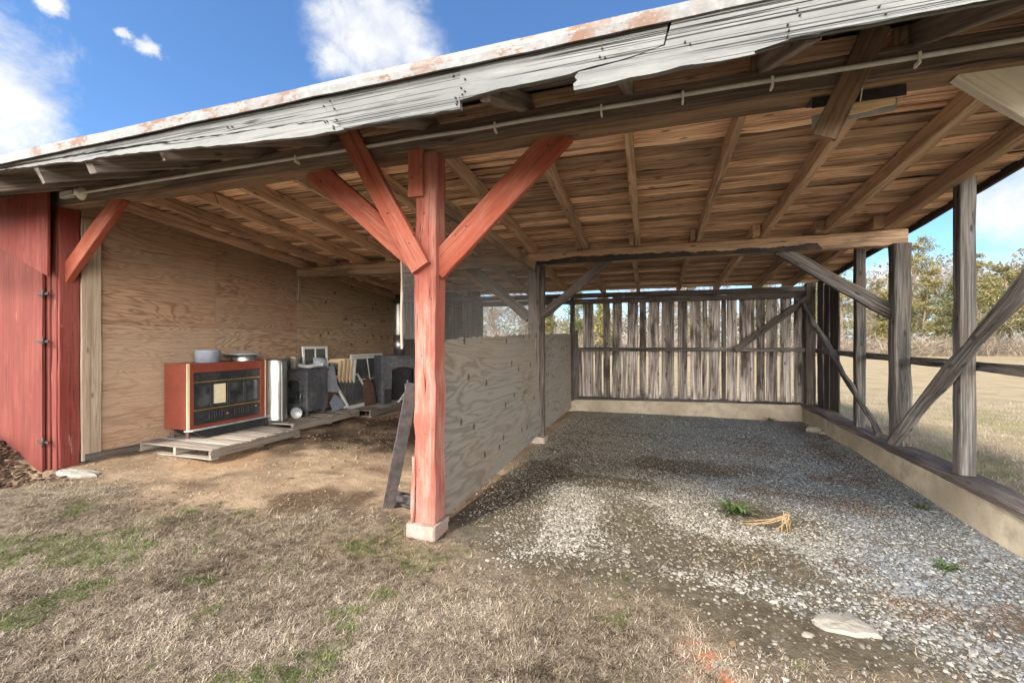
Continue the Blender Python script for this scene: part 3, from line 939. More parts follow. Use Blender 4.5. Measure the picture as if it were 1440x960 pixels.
# ---- braces
timber('brace', 'red_brace', (-1.60, 3.03, 2.06), (-.60, 3.04, 2.985), .06, .2, label='right hand red knee brace of the centre post', seg=7, jit=.002)
timber('brace', 'red_brace', (-1.70, 3.035, 2.09), (-2.78, 3.04, 2.99), .06, .185, label='low red knee brace behind the beam face', seg=7, jit=.002)
timber('brace', 'red_brace', (-1.655, 2.9, 2.05), (-2.35, 2.9, 3.24), .06, .16, (0, 0, 1), label='steep red brace nailed over the beam face', seg=7, jit=.002)
timber('brace', 'red_brace', (-6.12, 3.02, 2.2), (-5.2, 3.03, 3.0), .07, .17, label='red knee brace of the corner post', seg=6, jit=.002)
timber('brace', 'cream_brace', (2.72, 3.02, 2.05), (1.66, 3.03, 3.03), .06, .24, label='broad cream painted knee brace', seg=6, jit=.003)
timber('brace', 'grey_post', (2.7, 6.24, 1.83), (1.52, 6.26, 2.66), .07, .15, seg=7, jit=.005)
timber('brace', 'dark_post', (-1.56, 6.28, 1.88), (-.58, 6.28, 2.66), .08, .12, seg=7, jit=.005)
timber('brace', 'dark_post', (-1.76, 6.3, 1.85), (-2.72, 6.3, 2.66), .08, .15, seg=7, jit=.005)
timber('brace', 'grey_post', (2.585, 6.0, .37), (2.6, 2.95, 2.95), .09, .125, (1, 0, 0), label='long rough diagonal pole against the grey posts', seg=14, jit=.012, ch=.03)
timber('brace', 'grey_post', (2.59, 6.28, .38), (2.6, 9.15, 2.2), .06, .08, (1, 0, 0), seg=14, jit=.012, ch=.025)
timber('brace', 'dark_post', (1.5, 9.16, 1.33), (2.68, 9.14, 2.28), .05, .12, (0, 0, 1), seg=8, jit=.004)
timber('brace', 'mid_beam', (.94, 2.924, 2.67), (1.19, 2.924, 3.25), .034, .13, (0, 0, 1), label='short brown board nailed across the front beam', seg=4, jit=.002)

# ---- rafters: a front length, a rear length lapped beside it, and a steep tail over the eave
RX = [-7.4, -6.7, -5.97, -5.42, -4.74, -4.03, -3.32, -2.58, -1.7, -.91, -.19, .58, 1.34, 2.04, 2.62]
for i, x in enumerate(RX):
    w = random.choice((.055, .065, .075)) if i < 13 else .095
    dx = random.uniform(-.03, .03)
    dz = .07
    timber('rafter', 'rafter', (x + dx, 2.98, zrb(2.98) + dz), (x, 6.46, zrb(6.46) + dz), w, .14, seg=14, jit=.005, endjit=.01)
    s = -1 if x < 1.0 else -1
    timber('rafter', 'rafter', (x + s * (w + .012), 6.12, zrb(6.12) + dz), (x + s * (w + .02) + random.uniform(-.04, .04), 9.78, zrb(9.78) + dz), w, .135, seg=12, jit=.005)
    ye = 2.12 + random.uniform(-.02, .03)
    timber('rafter_tail', 'tail', (x + .05, 3.2, 3.12 + .44 * .26 + .055), (x + .05 + random.uniform(-.02, .02), ye, 3.12 - .44 * (2.94 - ye) + .065), .055, .125, seg=4, jit=.003, endjit=.015)
timber('rake_board', 'dark_post', (3.06, 2.95, 3.27), (3.06, 9.8, 2.64), .035, .15, seg=14, jit=.003)
timber('rake_board', 'tail', (3.06, 2.95, 3.27), (3.06, 2.1, 2.9), .035, .15, seg=4, jit=.003)

# ---- roof: planks, metal sheet, eave flashing, fascia
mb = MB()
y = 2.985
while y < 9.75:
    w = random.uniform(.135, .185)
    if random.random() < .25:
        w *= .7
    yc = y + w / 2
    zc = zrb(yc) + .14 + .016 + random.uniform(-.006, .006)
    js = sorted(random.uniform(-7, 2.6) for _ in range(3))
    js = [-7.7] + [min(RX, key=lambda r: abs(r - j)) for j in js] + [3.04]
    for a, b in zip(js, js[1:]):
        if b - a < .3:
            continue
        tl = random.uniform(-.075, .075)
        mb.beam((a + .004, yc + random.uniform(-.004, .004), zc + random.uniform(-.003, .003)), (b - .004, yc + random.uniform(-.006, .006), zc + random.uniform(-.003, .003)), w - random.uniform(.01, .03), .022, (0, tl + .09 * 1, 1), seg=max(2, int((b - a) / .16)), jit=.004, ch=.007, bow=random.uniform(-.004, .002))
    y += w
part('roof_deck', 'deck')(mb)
mb = MB()
y = 2.96
while y > 2.11:
    w = min(random.uniform(.13, .17), y - 2.09)
    yc = y - w / 2
    zc = 3.12 - .44 * (2.94 - yc) + .14 + .012
    mb.beam((-7.7, yc, zc), (3.04, yc, zc), w - .006, .02, (0, -.44, 1), seg=40, jit=.003, ch=.004)
    y -= w * .92
part('eave_deck', 'tail')(mb)
mb = MB()
# dark sheet added over the planks so gaps between them look shaded
fl = [(2.12, 2.925), (2.95, 3.29), (9.74, 2.685)]
for k, (y_, z_) in enumerate(fl):
    for x_ in (-7.65, 3.03):
        mb.V.append(Vector((x_, y_, z_)))
for k in range(2):
    mb.face((2 * k, 2 * k + 1, 2 * k + 3, 2 * k + 2), [(0, 0)] * 4, .5)
part('gap_shade_sheet', 'iron')(mb)
mb = MB()
prof = [(2.075, 2.985), (2.5, 3.165), (2.95, 3.33), (6.3, 3.03), (9.9, 2.70)]
nX = 220
for k, (y_, z_) in enumerate(prof):
    for i in range(nX + 1):
        x_ = -7.8 + 10.95 * i / nX
        rib = .012 if i % 7 == 0 and k > 1 else 0
        mb.V.append(Vector((x_, y_, z_ + rib + .006 * vnoise(x_, y_, 1.5))))
for k in range(len(prof) - 1):
    for i in range(nX):
        A = k * (nX + 1) + i
        mb.face((A, A + 1, A + nX + 2, A + nX + 1), [(0, 0)] * 4, .5)
part('roof_sheet', 'roof_metal')(mb)
mb = MB()
N = 170
for i in range(N + 1):
    x_ = -7.8 + 10.95 * i / N
    wv = .012 * (fbm(x_, 0, 1.1, 3) - .5) * 2
    zb = 2.918 + wv + .006 * (vnoise(x_, 5, 6) - .5)
    zt = 2.995 + wv * .6 + .008 * (fbm(x_, 3, 2.5, 2) - .5)
    yb = 2.042 + .008 * (vnoise(x_, 2, 3) - .5)
    for (yy, zz) in ((yb, zb), (yb - .004, (zb + zt) / 2), (yb, zt - .006), (yb + .012, zt), (2.25, zt + .1), (2.25, zt + .09), (yb + .018, zt - .012), (yb + .012, zb)):
        mb.V.append(Vector((x_, yy, zz)))
for i in range(N):
    for q in range(8):
        r = (q + 1) % 8
        A = i * 8
        mb.face((A + q, A + 8 + q, A + 8 + r, A + r), [(0, 0)] * 4, .5)
part('eave_flashing', 'roof_metal', label='white metal eave edge blotched with rust')(mb)


def fascia(pixels, y, thick=.03, extra=()):
    pts = []
    for (px, py) in pixels:
        if py is None:
            pts.append(px)
        else:
            p = at(px, py, Y=y)
            pts.append((p.x, p.z))
    # torn, fibrous lower edge: break long runs into short uneven steps
    out = []
    for (a, b) in zip(pts, pts[1:] + pts[:1]):
        out.append(a)
        L = math.hypot(b[0] - a[0], b[1] - a[1])
        if L > .12 and max(a[1], b[1]) < 2.915:
            n = int(L / .05)
            for k in range(1, n):
                t = k / n
                out.append((a[0] + (b[0] - a[0]) * t, a[1] + (b[1] - a[1]) * t + random.uniform(-.004, .004)))
    mb = MB()
    mb.prism(out, (0, y + thick, 0), (1, 0, 0), (0, 0, 1), thick, .5)
    return part('fascia_board', 'fascia')(mb)


T = 2.928
fascia([((-7.7, T), None), ((-7.7, 2.895), None), (5, 233), (80, 222), (143, 211), (202, 203), (324, 187), (394, 177), (460, 169), (474, 184), (483, 181), (560, 168), (647, 153), (646, 135), ((-.15 - .07, T), None)], 2.075, .03)
fascia([((-7.7, 2.905), None), ((-7.7, 2.86), None), (5, 238), (50, 233.5), (80, 228.5), (113, 227.5), (143, 220.5), (205, 213.5), (258, 208.5), (324, 203), (383, 196.5), (428, 192), (484, 182), (476, 176), (462, 169.5), (394, 178), (324, 188.5), (202, 205), (80, 224)], 2.062, .028)
pB = at(646, 103, Y=2.075).x
fascia([((pB + .004, T), None), (646.6, 141), (680, 131), (705, 124), (760, 114), (797, 106), (814, 99), (890, 79), (933, 63), ((at(940, 40, Y=2.075).x, T), None)], 2.072, .03)
fascia([(814, 101), (808, 108), (812, 113), (806, 118), (807, 127), (851, 118), (905, 106), (960, 92.5), (1013, 83.5), (1060, 72), (1114, 54), (1126, 51.5), (1200, 37), (1395, 0), ((3.05, 2.78), None), ((3.05, T), None), ((at(945, 40, Y=2.06).x, T), None), (935, 64), (890, 81)], 2.058, .032)
fascia([(974, 91), (1013, 86), (1062, 76), (1060, 70), (1013, 80), (990, 85)], 2.05, .008)

# ---- plywood lining of the stove bay
def ply(name_mat, poly, x=-6.05, label=None, t=.014):
    mb = MB()
    mb.prism(poly, (x - t, 0, 0), (0, 1, 0), (0, 0, 1), t)
    part('plywood_panel', name_mat, shed, label)(mb)


tp = lambda y: zrb(y) + .13
ply('ply_low', [(3.13, .2), (4.68, .2), (4.68, 1.70), (3.13, 1.70)])
ply('ply_low', [(4.684, .2), (6.2, .2), (6.2, 1.70), (4.684, 1.70)])
ply('ply', [(3.13, 1.704), (4.68, 1.704), (4.68, tp(4.68)), (3.13, tp(3.13))])
ply('ply', [(4.684, 1.704), (6.2, 1.704), (6.2, tp(6.2)), (4.684, tp(4.684))])
ply('ply_knot', [(6.204, .2), (7.42, .2), (7.42, 1.74), (6.204, 1.74)])
ply('ply_knot', [(7.424, .2), (9.28, .2), (9.28, 1.74), (7.424, 1.74)])
ply('ply_knot', [(6.204, 1.744), (7.42, 1.744), (7.42, tp(7.42)), (6.204, tp(6.204))])
ply('ply_knot', [(7.424, 1.744), (9.28, 1.744), (9.28, tp(9.28)), (7.424, tp(7.424))])
mb = MB()
mb.prism([(3.1, .0), (9.5, .0), (9.5, tp(9.5) - .005), (3.1, tp(3.1) - .005)], (-6.1, 0, 0), (0, 1, 0), (0, 0, 1), .03, .3)
part('side_wall', 'dark_post')(mb)  # backing added behind the plywood to block light leaking through its seams
timber('trim_board', 'pale_board', (-6.035, 3.205, .17), (-6.035, 3.205, 2.86), .185, .028, (1, 0, 0), label='pale bare board beside the dark red corner post', seg=10, jit=.003)
timber('trim_board', 'grey_post', (-6.03, 3.14, .19), (-6.03, 9.25, .17), .03, .1, seg=12, jit=.003)
timber('trim_board', 'pale_board', (-6.03, 6.235, 2.25), (-6.03, 6.235, 2.63), .05, .03, (1, 0, 0), seg=2)
timber('post', 'dark_post', (-6.15, 6.28, .1), (-6.15, 6.28, 2.64), .12, .12, (0, 1, 0), seg=6)

# ---- rear wall of the stove bay
mb = MB()
x = -6.04
while x < -3.8:
    w = random.uniform(.16, .26)
    mb.beam((x + w / 2, 9.32, .2), (x + w / 2, 9.32, 2.66), w - .006, .022, (0, 1, 0), seg=8, jit=.003)
    x += w
x = -3.78
while x < -1.72:
    w = random.uniform(.16, .26)
    mb.beam((x + w / 2, 9.33, .2), (x + w / 2, 9.33, 1.25 + random.uniform(-.02, .02)), w - .006, .022, (0, 1, 0), seg=6, jit=.003)
    x += w
part('rear_wall', 'dark_post', label='dark boarded rear wall of the stove bay')(mb)

# ---- gappy board wall behind the gravel bay
BW = [(135, 158, 0, .4), (160, 200, 1, .55), (203, 231, 0, .5), (235, 262, 1, .3), (268, 305, 2, .6), (306, 324, 0, .75), (325, 365, 1, .75), (370, 398, 1, .35), (404, 446, 2, .7), (453, 502, 2, .45), (513, 551, 1, .4), (560, 603, 1, .85), (605, 625, 1, .6), (629, 672, 1, .7), (677, 696, 1, .05), (698, 737, 2, .65), (744, 802, 2, .75), (808, 841, 2, .35), (846, 888, 2, .6), (896, 940, 2, .8), (948, 990, 2, .6), (993, 1041, 2, .1)]
mb = MB()
for (a, b, k, t) in BW:
    xa, xb = at(760 + a / 2.666, 480, Y=9.29).x, at(760 + b / 2.666, 480, Y=9.29).x
    xa, xb = xa + .006, min(xb, 2.64) - .004
    z1 = (1.36 + random.uniform(-.03, .1), 2.32 + random.uniform(.0, .06), 2.5 + random.uniform(-.02, .05))[k]
    w = xb - xa
    xc = (xa + xb) / 2
    n = 16
    # waney-edged board: each edge wanders on its own
    u0, v0 = random.uniform(0, 40), random.uniform(0, 40)
    base = len(mb.V)
    ph1, ph2 = random.uniform(0, 50), random.uniform(0, 50)
    lean = random.uniform(-.012, .012)
    zb = .30 + random.uniform(-.01, .03)
    for i in range(n + 1):
        z = zb + (z1 - zb) * i / n
        l = xa + lean * (i / n - .5) + .022 * (fbm(z, ph1, 1.6, 3) - .5)
        r = xb + lean * (i / n - .5) + .022 * (fbm(z, ph2, 1.6, 3) - .5)
        for (x_, y_) in ((l, 9.27), (r, 9.27), (r, 9.294), (l, 9.294)):
            mb.V.append(Vector((x_, y_, z)))
    for i in range(n):
        for q in range(4):
            A, B = base + i * 4 + q, base + i * 4 + (q + 1) % 4
            va, vb = v0 + (0, w, w + .024, 2 * w + .024)[q], v0 + (w, w + .024, 2 * w + .024, 2 * w + .05)[q]
            ua, ub = u0 + (z1 - zb) * i / n, u0 + (z1 - zb) * (i + 1) / n
            mb.face((A, B, B + 4, A + 4), [(ua, va), (ua, vb), (ub, vb), (ub, va)], t)
    mb.face([base + 3, base + 2, base + 1, base], [(u0, v0)] * 4, t)
    mb.face([base + n * 4 + q for q in range(4)], [(u0, v0)] * 4, t)
part('board_wall', 'board', label='grey board wall with daylight showing between the boards')(mb)
mb = MB()
for (ya, yb, z1) in ((8.3, 8.66, 2.55), (8.70, 8.93, 2.5), (8.97, 9.24, 2.52)):
    mb.beam((2.88, (ya + yb) / 2, .3), (2.88, (ya + yb) / 2, z1), .024, yb - ya, (0, 1, 0), seg=10, jit=.004)
part('side_wall', 'dark_post')(mb)

# ---- plywood partition with wire screen
def ragged(y0, z0, y1, z1, n, a):
    return [(y0 + (y1 - y0) * i / n, z0 + (z1 - z0) * i / n + random.uniform(-a, a)) for i in range(n + 1)]


mb = MB()
ax = Vector((.048, 3.23, 0)).normalized()
mb.prism([(0, .05), (1.6, .08), (3.26, .15), (3.05, .85), (2.79, 1.585)] + ragged(2.72, 1.60, .3, 1.525, 46, .012) + [(0, 1.51)], (-1.632, 3.09, 0), ax, (0, 0, 1), .014, .3)
part('plywood_panel', 'ply_grey', label='grey knotty plywood partition panel with a ragged top')(mb)
mb = MB()
mb.prism([(6.4, .1), (9.06, .09), (9.06, 1.62), (8.9, 1.65)] + ragged(8.8, 1.66, 6.5, 1.61, 30, .01) + [(6.4, 1.6)], (-1.64, 0, 0), (0, 1, 0), (0, 0, 1), .014, .7)
part('plywood_panel', 'ply_grey', label='rear plywood partition panel')(mb)


def wire_net(org, ax, ay, W, H, step, r, name, jit=.0012):
    org, ax, ay = np.array(org), np.array(ax), np.array(ay)
    nrm = np.cross(ax, ay)
    V, Fq = [], []
    def wire(p, q, s):
        b = len(V)
        for e in (p, q):
            for (i, j) in ((-1, -1), (1, -1), (1, 1), (-1, 1)):
                V.append(e + s * i * r + nrm * j * r)
        for k in range(4):
            l = (k + 1) % 4
            Fq.append((b + k, b + l, b + 4 + l, b + 4 + k))
    for i in range(int(W / step) + 1):
        u = i * step + rng.normal(0, jit)
        wire(org + ax * u, org + ax * (u + rng.normal(0, jit)) + ay * H, ax)
    for i in range(int(H / step) + 1):
        v = i * step + rng.normal(0, jit)
        wire(org + ay * v, org + ay * (v + rng.normal(0, jit)) + ax * W, ay)
    o = mesh_np(name, np.array(V), np.array(Fq), M['wire'])
    o.parent = shed
    return o


o = wire_net((-1.652, 3.13, 1.47), (0, 1, 0), (0, 0, 1), 3.06, 1.1, .0135, .0005, 'wire_screen')
o['label'] = 'fine wire screen over the partition'
o = wire_net((-1.92, 3.06, 1.52), (1, 0, 0), (0, 0, 1), .17, .6, .0127, .0006, 'wire_screen')
timber('trim_board', 'pale_board', (-1.93, 3.07, 1.44), (-1.93, 3.07, 2.15), .02, .02, (0, 1, 0), seg=5, jit=.003)

# ---- red siding and door at the corner
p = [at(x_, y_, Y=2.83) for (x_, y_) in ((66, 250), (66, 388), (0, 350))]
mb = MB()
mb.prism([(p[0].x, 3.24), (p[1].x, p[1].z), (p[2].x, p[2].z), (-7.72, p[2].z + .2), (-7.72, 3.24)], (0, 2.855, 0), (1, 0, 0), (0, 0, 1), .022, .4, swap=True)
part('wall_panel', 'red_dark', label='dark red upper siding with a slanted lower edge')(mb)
xr = at(59, 560, Y=2.88).x
mb = MB()
xs_ = [xr, xr - .52, xr - 1.0, -7.72]
for a, b in zip(xs_, xs_[1:]):
    mb.beam(((a + b) / 2, 2.895, -.1 + .28 * (xr - (a + b) / 2)), ((a + b) / 2, 2.895, 3.22), a - b - .003, .026, (0, 1, 0), seg=10, jit=.001, ch=.002, tone=.45 + .02 * random.random())
door = part('door', 'red_siding', label='worn red door with flaking paint')(mb)
for py in (413, 480, 621):
    a = at(57, py, Y=2.87)
    mb = MB()
    mb.box((a.x - .06, 2.868, a.z - .014), (a.x + .13, 2.88, a.z + .012), .002)
    mb.tube([(a.x + .06, 2.862, a.z - .05), (a.x + .06, 2.862, a.z + .05)], .011, 8)
    mb.build('hinge', M['iron'], door)
for (xa, xb, yy) in ((63, 69.5, 2.92), (73, 79, 2.925)):
    a, b = at(xa, 480, Y=yy).x, at(xb, 480, Y=yy).x
    timber('jamb', 'red_siding', ((a + b) / 2, yy + .012, .1), ((a + b) / 2, yy + .012, 2.9), b - a, .024, (0, 1, 0), seg=10, jit=.002)
part('jamb', 'dark_post')(MB().box((-6.5, 2.96, .0), (-6.29, 3.1, 2.9)))
mb = MB()
mb.prism([(-7.7, -.3), (-6.24, -.3), (-6.24, -.06), (-6.5, .0), (-6.9, .14), (-7.3, .26), (-7.7, .3)], (0, 2.885, 0), (1, 0, 0), (0, 0, 1), .05, .5)
part('foundation', 'concrete')(mb)
mb = MB()
y = 2.93
while y < 9.5:
    w = random.uniform(.2, .3)
    mb.beam((-7.7, y + w / 2, .0), (-7.7, y + w / 2, zrb(y + w / 2) + .13), .024, w - .004, (0, 1, 0), seg=6, jit=.002, tone=.4 + .1 * random.random())
    y += w
part('side_wall', 'red_siding', label='red boarded outer wall at the closed end')(mb)

# ---- conduit, lamp holder, hooks, nails
mb = MB()
pts = [(-5.86, 2.89, 3.03)]
x_ = -5.86
while x_ < 3.0:
    x_ += .42
    pts.append((x_, 2.892 + random.uniform(-.003, .003), 3.03 + random.uniform(-.004, .004)))
mb.tube(pts, .014, 10)
cond = part('conduit', 'conduit')(mb)
for px in (418, 697, 846, 960, 1085, 1290):
    a = at(px, 200, Y=2.9).x
    mb = MB()
    mb.box((a - .007, 2.872, 3.003), (a + .007, 2.878, 3.047), .001)
    mb.box((a - .006, 2.874, 2.985), (a + .006, 2.925, 3.006), .001)
    mb.build('clip', M['porcelain'], cond)
c = at(111, 271, Y=2.9)
mb = MB()
mb.lathe([(.0, .075), (.03, .072), (.036, .045), (.055, .038), (.066, .02), (.068, 0)], (c.x, 2.94, c.z), 24, (0, -1, 0))
part('lamp_holder', 'porcelain')(mb)
part('junction_box', 'conduit')(MB().box((c.x - .3, 2.89, c.z - .03), (c.x - .09, 2.94, c.z + .04), .006))


nm = MB()
nm.lathe([(0, .005), (.004, .004), (.0052, -.01)], (0, 0, 0), 7, (0, -1, 0), .3)
nail = nm.build('nail', M['iron'], shed)


def drive(p, first=[True]):
    o = nail
    if not first[0]:
        o = nail.copy()
        COL.objects.link(o)
    first[0] = False
    o.location = p


for (px, py, n, sx_, sy_, yy) in ((462, 163, 5, 8, 22, 2.055), (474, 178, 3, 7, 10, 2.055), (638, 122, 5, 5, 30, 2.068), (653, 120, 4, 5, 22, 2.066), (846, 74, 3, 6, 8, 2.066), (1112, 44, 5, 7, 14, 2.052), (1120, 20, 2, 6, 8, 2.052), (330, 182, 2, 20, 5, 2.06), (980, 50, 2, 18, 14, 2.052), (1250, 12, 2, 18, 8, 2.052)):
    for _ in range(n):
        p = at(px + random.uniform(-sx_, sx_), py + random.uniform(-sy_, sy_), Y=yy)
        if p.z < 2.91:
            drive((p.x, yy, p.z))
for (px, py, yy) in ((596, 300, 2.936), (606, 420, 2.936), (593, 500, 2.936), (604, 560, 2.936), (598, 610, 2.936), (590, 660, 2.936), (592, 235, 2.905), (578, 250, 2.905), (545, 300, 2.866), (575, 342, 2.866), (582, 330, 2.866), (640, 330, 2.998), (655, 318, 2.998), (770, 205, 2.998), (450, 255, 2.998), (120, 372, 2.98), (170, 300, 2.98)):
    drive(at(px, py, Y=yy))


def ring(c, r, name='hook'):
    mb = MB()
    mb.tube([(c.x + r * math.cos(a), c.y - .012 + .01 * math.sin(a * .5), c.z + r * math.sin(a)) for a in [i * math.pi / 8 for i in range(-1, 15)]], .005, 6)
    part(name, 'iron')(mb)


ring(at(1242, 444, Y=6.15), .05)
ring(at(763, 461, Y=6.15), .05)
ring(at(745, 459, Y=6.1), .04)
mb = MB()
a = at(300, 268, Y=3.13)
mb.tube([(a.x - .05, 3.135, a.z + .03), (a.x - .02, 3.16, a.z - .02), (a.x, 3.16, a.z - .06), (a.x + .015, 3.17, a.z - .12)], .004, 6)
part('wire_end', 'rust')(mb)

# ================================================================== things stored in the shed
def pallet(x0, x1, y0, y1, z, label, blue=False):
    """Deck boards across X on three stringers that run along Y."""
    t = thing('pallet', label, 'pallet', ((x0 + x1) / 2, (y0 + y1) / 2, z), 'wooden pallets along the plywood wall')
    for k in range(3):
        x = x0 + .03 + (x1 - x0 - .06) * k / 2
        mb = MB()
        mb.beam((x, y0 + .01, z + .062), (x, y1 - .01, z + .062), .04, .088, seg=6, jit=.003)
        mb.build('stringer', M['pallet'], t)
    mb = MB()
    y = y0
    while y < y1 - .05:
        w = min(random.uniform(.09, .14), y1 - y)
        dz = random.uniform(-.002, .003)
        mb.beam((x0 + random.uniform(-.008, .008), y + w / 2, z + .117 + dz), (x1 + random.uniform(-.012, .012), y + w / 2, z + .117 + dz), w - .006, .019, seg=6, jit=.002)
        y += w + random.choice((.002, .003, .008))
    mb.build('deck', M['pallet'], t)
    for k in range(3):
        y = y0 + .05 + (y1 - y0 - .1) * k / 2
        MB().beam((x0, y, z + .009), (x1, y, z + .009), .09, .016, seg=4, jit=.002).build('base_board', M['pallet'], t)
    return t


pallet(-6.0, -4.8, 3.66, 5.0, gzf(-5.4, 4.3) - .005, 'front pallet carrying the orange red fireplace')
pallet(-6.0, -5.02, 5.08, 6.62, gzf(-5.5, 5.9) + .005, 'middle pallet carrying the black wood stove')
pallet(-6.0, -4.86, 6.72, 8.6, gzf(-5.5, 7.6) + .0, 'rear pallet carrying the window sashes and black firebox')
PZ = .26
Z1 = gzf(-5.4, 4.3) + .122
Z2 = gzf(-5.5, 5.9) + .132
Z3 = gzf(-5.5, 7.6) + .127

# ---- the big orange red fireplace
fp = thing('fireplace', 'big orange red cabinet fireplace with black louvred front and glass panes', 'fireplace', (-5.78, 4.53, Z1))
X0, X1, Y0, Y1, ZB, ZT = -5.99, -5.585, 3.95, 5.11, Z1 + .115, 1.215
mb = MB()
mb.box((X0, Y0, ZB), (X1 - .03, Y1, ZT), .004, .5)
for (a, b, c, d) in ((Y0, Y0 + .085, ZB, ZT), (Y1 - .085, Y1, ZB, ZT)):
    mb.box((X1 - .0295, a, c), (X1, b, d), .003, .5)
mb.box((X1 - .0295, Y0 + .0853, ZT - .12), (X1 - .0005, Y1 - .0853, ZT - .0005), .002, .5)
mb.box((X1 - .0295, Y0 + .0853, ZB + .0005), (X1 - .0005, Y1 - .0853, ZB + .04), .002, .5)
mb.build('cabinet', M['redbox'], fp)
for yy in (Y0 - .004, Y1 - .006):
    MB().box((X1 - .012, yy, ZB - .004), (X1 + .006, yy + .034 if yy < 4.5 else yy + .012, ZT + .003), .002, .7).build('corner_strip', M['sash_edge'], fp)
ya, yb = Y0 + .088, Y1 - .088
zt = ZT - .124
zb = ZB + .043
blk = MB()
xf = X1 - .022
zl1, zl2 = zt - .125, zb + .2
blk.box((xf, ya, zb), (xf + .012, yb, zl2 - .02), .002)
blk.box((xf, ya, zl1 + .012), (xf + .012, yb, zt), .002)
for k in range(9):
    yy = ya + .25 + k * .058
    blk.beam((xf + .015, yy, zl1 + .045), (xf + .018, yy + .05, zl1 + .085), .006, .02, seg=1)
for k in range(15):
    yy = ya + .2 + k * .036 + (.08 if k > 7 else 0)
    blk.box((xf + .012, yy, zb + .055), (xf + .021, yy + .014, zb + .14), .002)
fpan = blk.build('front_panel', M['black'], fp)
MB().tube([(xf + .014, ya + .46, zb + .09), (xf + .03, ya + .46, zb + .09)], .012, 10).build('knob', M['brass'], fpan)
MB().tube([(xf + .014, ya + .91, zb + .13), (xf + .03, ya + .91, zb + .13)], .01, 10).build('knob', M['galv'], fpan)
for zz in (zl1, zl2 - .018):
    MB().box((xf, ya, zz), (xf + .017, yb, zz + .011), .002).build('brass_strip', M['brass'], fp)
dw = (yb - ya) / 4
dr = MB()
for k in range(4):
    a, b = ya + dw * k, ya + dw * (k + 1)
    f = .022
    dr.box((xf - .002, a + .002, zl2), (xf + .013, a + f, zl1 - .002), .002)
    dr.box((xf - .002, b - f, zl2), (xf + .013, b - .002, zl1 - .002), .002)
    dr.box((xf - .002, a + f, zl1 - .032), (xf + .012, b - f, zl1 - .002), .002)
    dr.box((xf - .002, a + f, zl2), (xf + .012, b - f, zl2 + .03), .002)
dro = dr.build('glass_door', M['black'], fp)
for k in range(4):
    a, b = ya + dw * k, ya + dw * (k + 1)
    MB().box((xf - .004, a + .0225, zl2 + .0305), (xf + .001, b - .0225, zl1 - .0325), .001).build('glass', M['stove_glass'], dro)
MB().box((xf + .0015, ya + dw + .03, zl2 + .045), (xf + .004, ya + dw * 2 - .045, zl1 - .04), .0005).build('notice', M['paper'], dro)
mb = MB()
mb.prism([(Y0 + .01, 0), (Y1, 0), (Y1, .028), (Y0 + .01, .028)], (X1 - .01, 0, ZB - .03), (0, 1, 0), (1, 0, .28), -.02, .5)
MB().beam((X1 + .05, Y0 - .02, ZB - .006), (X1 + .05, Y1 + .01, ZB - .006), .16, .02, (-.12, 0, 1), seg=2, jit=.001).build('ledge', M['galv_dull'], fp)
sk = MB()
for (dz, yl, yr, xo) in ((ZB - .018, Y0 + .03, Y1 - .02, X1 + .085), (Z1 + .002, Y0 + .17, Y1 - .06, X1 + .13)):
    for (x_, y_) in ((xo, yl), (xo, yr), (X0 + .1, yr), (X0 + .1, yl)):
        sk.V.append(Vector((x_, y_, dz)))
for q in range(4):
    r = (q + 1) % 4
    sk.face((q, 4 + q, 4 + r, r), [(0, 0)] * 4, .5)
sk.face((0, 1, 2, 3), [(0, 0)] * 4, .5)
sk.face((7, 6, 5, 4), [(0, 0)] * 4, .5)
sk.build('skirt', M['black'], fp)
for (x_, y_) in ((X1 - .08, Y0 + .06), (X0 + .06, Y0 + .06), (X0 + .06, Y1 - .06)):
    MB().beam((x_, y_, Z1 + .001), (x_, y_, ZB + .002), .05, .02, (0, 1, 0), seg=1).build('leg', M['rust'], fp)
cp = at(292, 505, X=-5.80)
MB().lathe([(0, -.02), (.15, -.02), (.15, .15), (.153, .165), (.146, .167), (.143, .02), (0, .02)], (cp.x, cp.y, ZT + .003), 28, dent=.004).build('flue_collar', M['grey_pipe'], fp)

# chimney cap on top of the fireplace
cc = thing('chimney_cap', 'round galvanised chimney cap with a wide brim on the fireplace top', 'chimney cap', (-5.80, 4.93, ZT))
MB().lathe([(.17, .001), (.172, .09), (.168, .092), (.165, .004)], (-5.80, 4.93, ZT), 28, dent=.004).build('collar', M['galv'], cc)
MB().lathe([(0, .145), (.1, .14), (.2, .118), (.27, .098), (.272, .092), (.2, .1), (.1, .112), (0, .115)], (-5.80, 4.93, ZT), 32, dent=.006).build('brim', M['galv_dull'], cc)

# galvanised pipe standing between fireplace and stove
pp = at(389, 560, X=-5.47)
pipe = thing('stove_pipe', 'tall shiny galvanised pipe standing between the fireplace and wood stove', 'stove pipe', (pp.x, pp.y, Z2))
MB().lathe([(.0, .002), (.145, .002), (.147, .05), (.144, .06), (.145, .5), (.142, .91), (.136, .925), (.138, .95), (.132, .952), (.13, .9), (.0, .86)], (pp.x, pp.y, Z2), 36, dent=.012).build('tube', M['galv'], pipe)
MB().beam((pp.x + .14, pp.y - .035, Z2 + .02), (pp.x + .137, pp.y - .035, Z2 + .9), .012, .014, (0, 1, 0), seg=4, jit=.001).build('seam', M['galv_dull'], pipe)

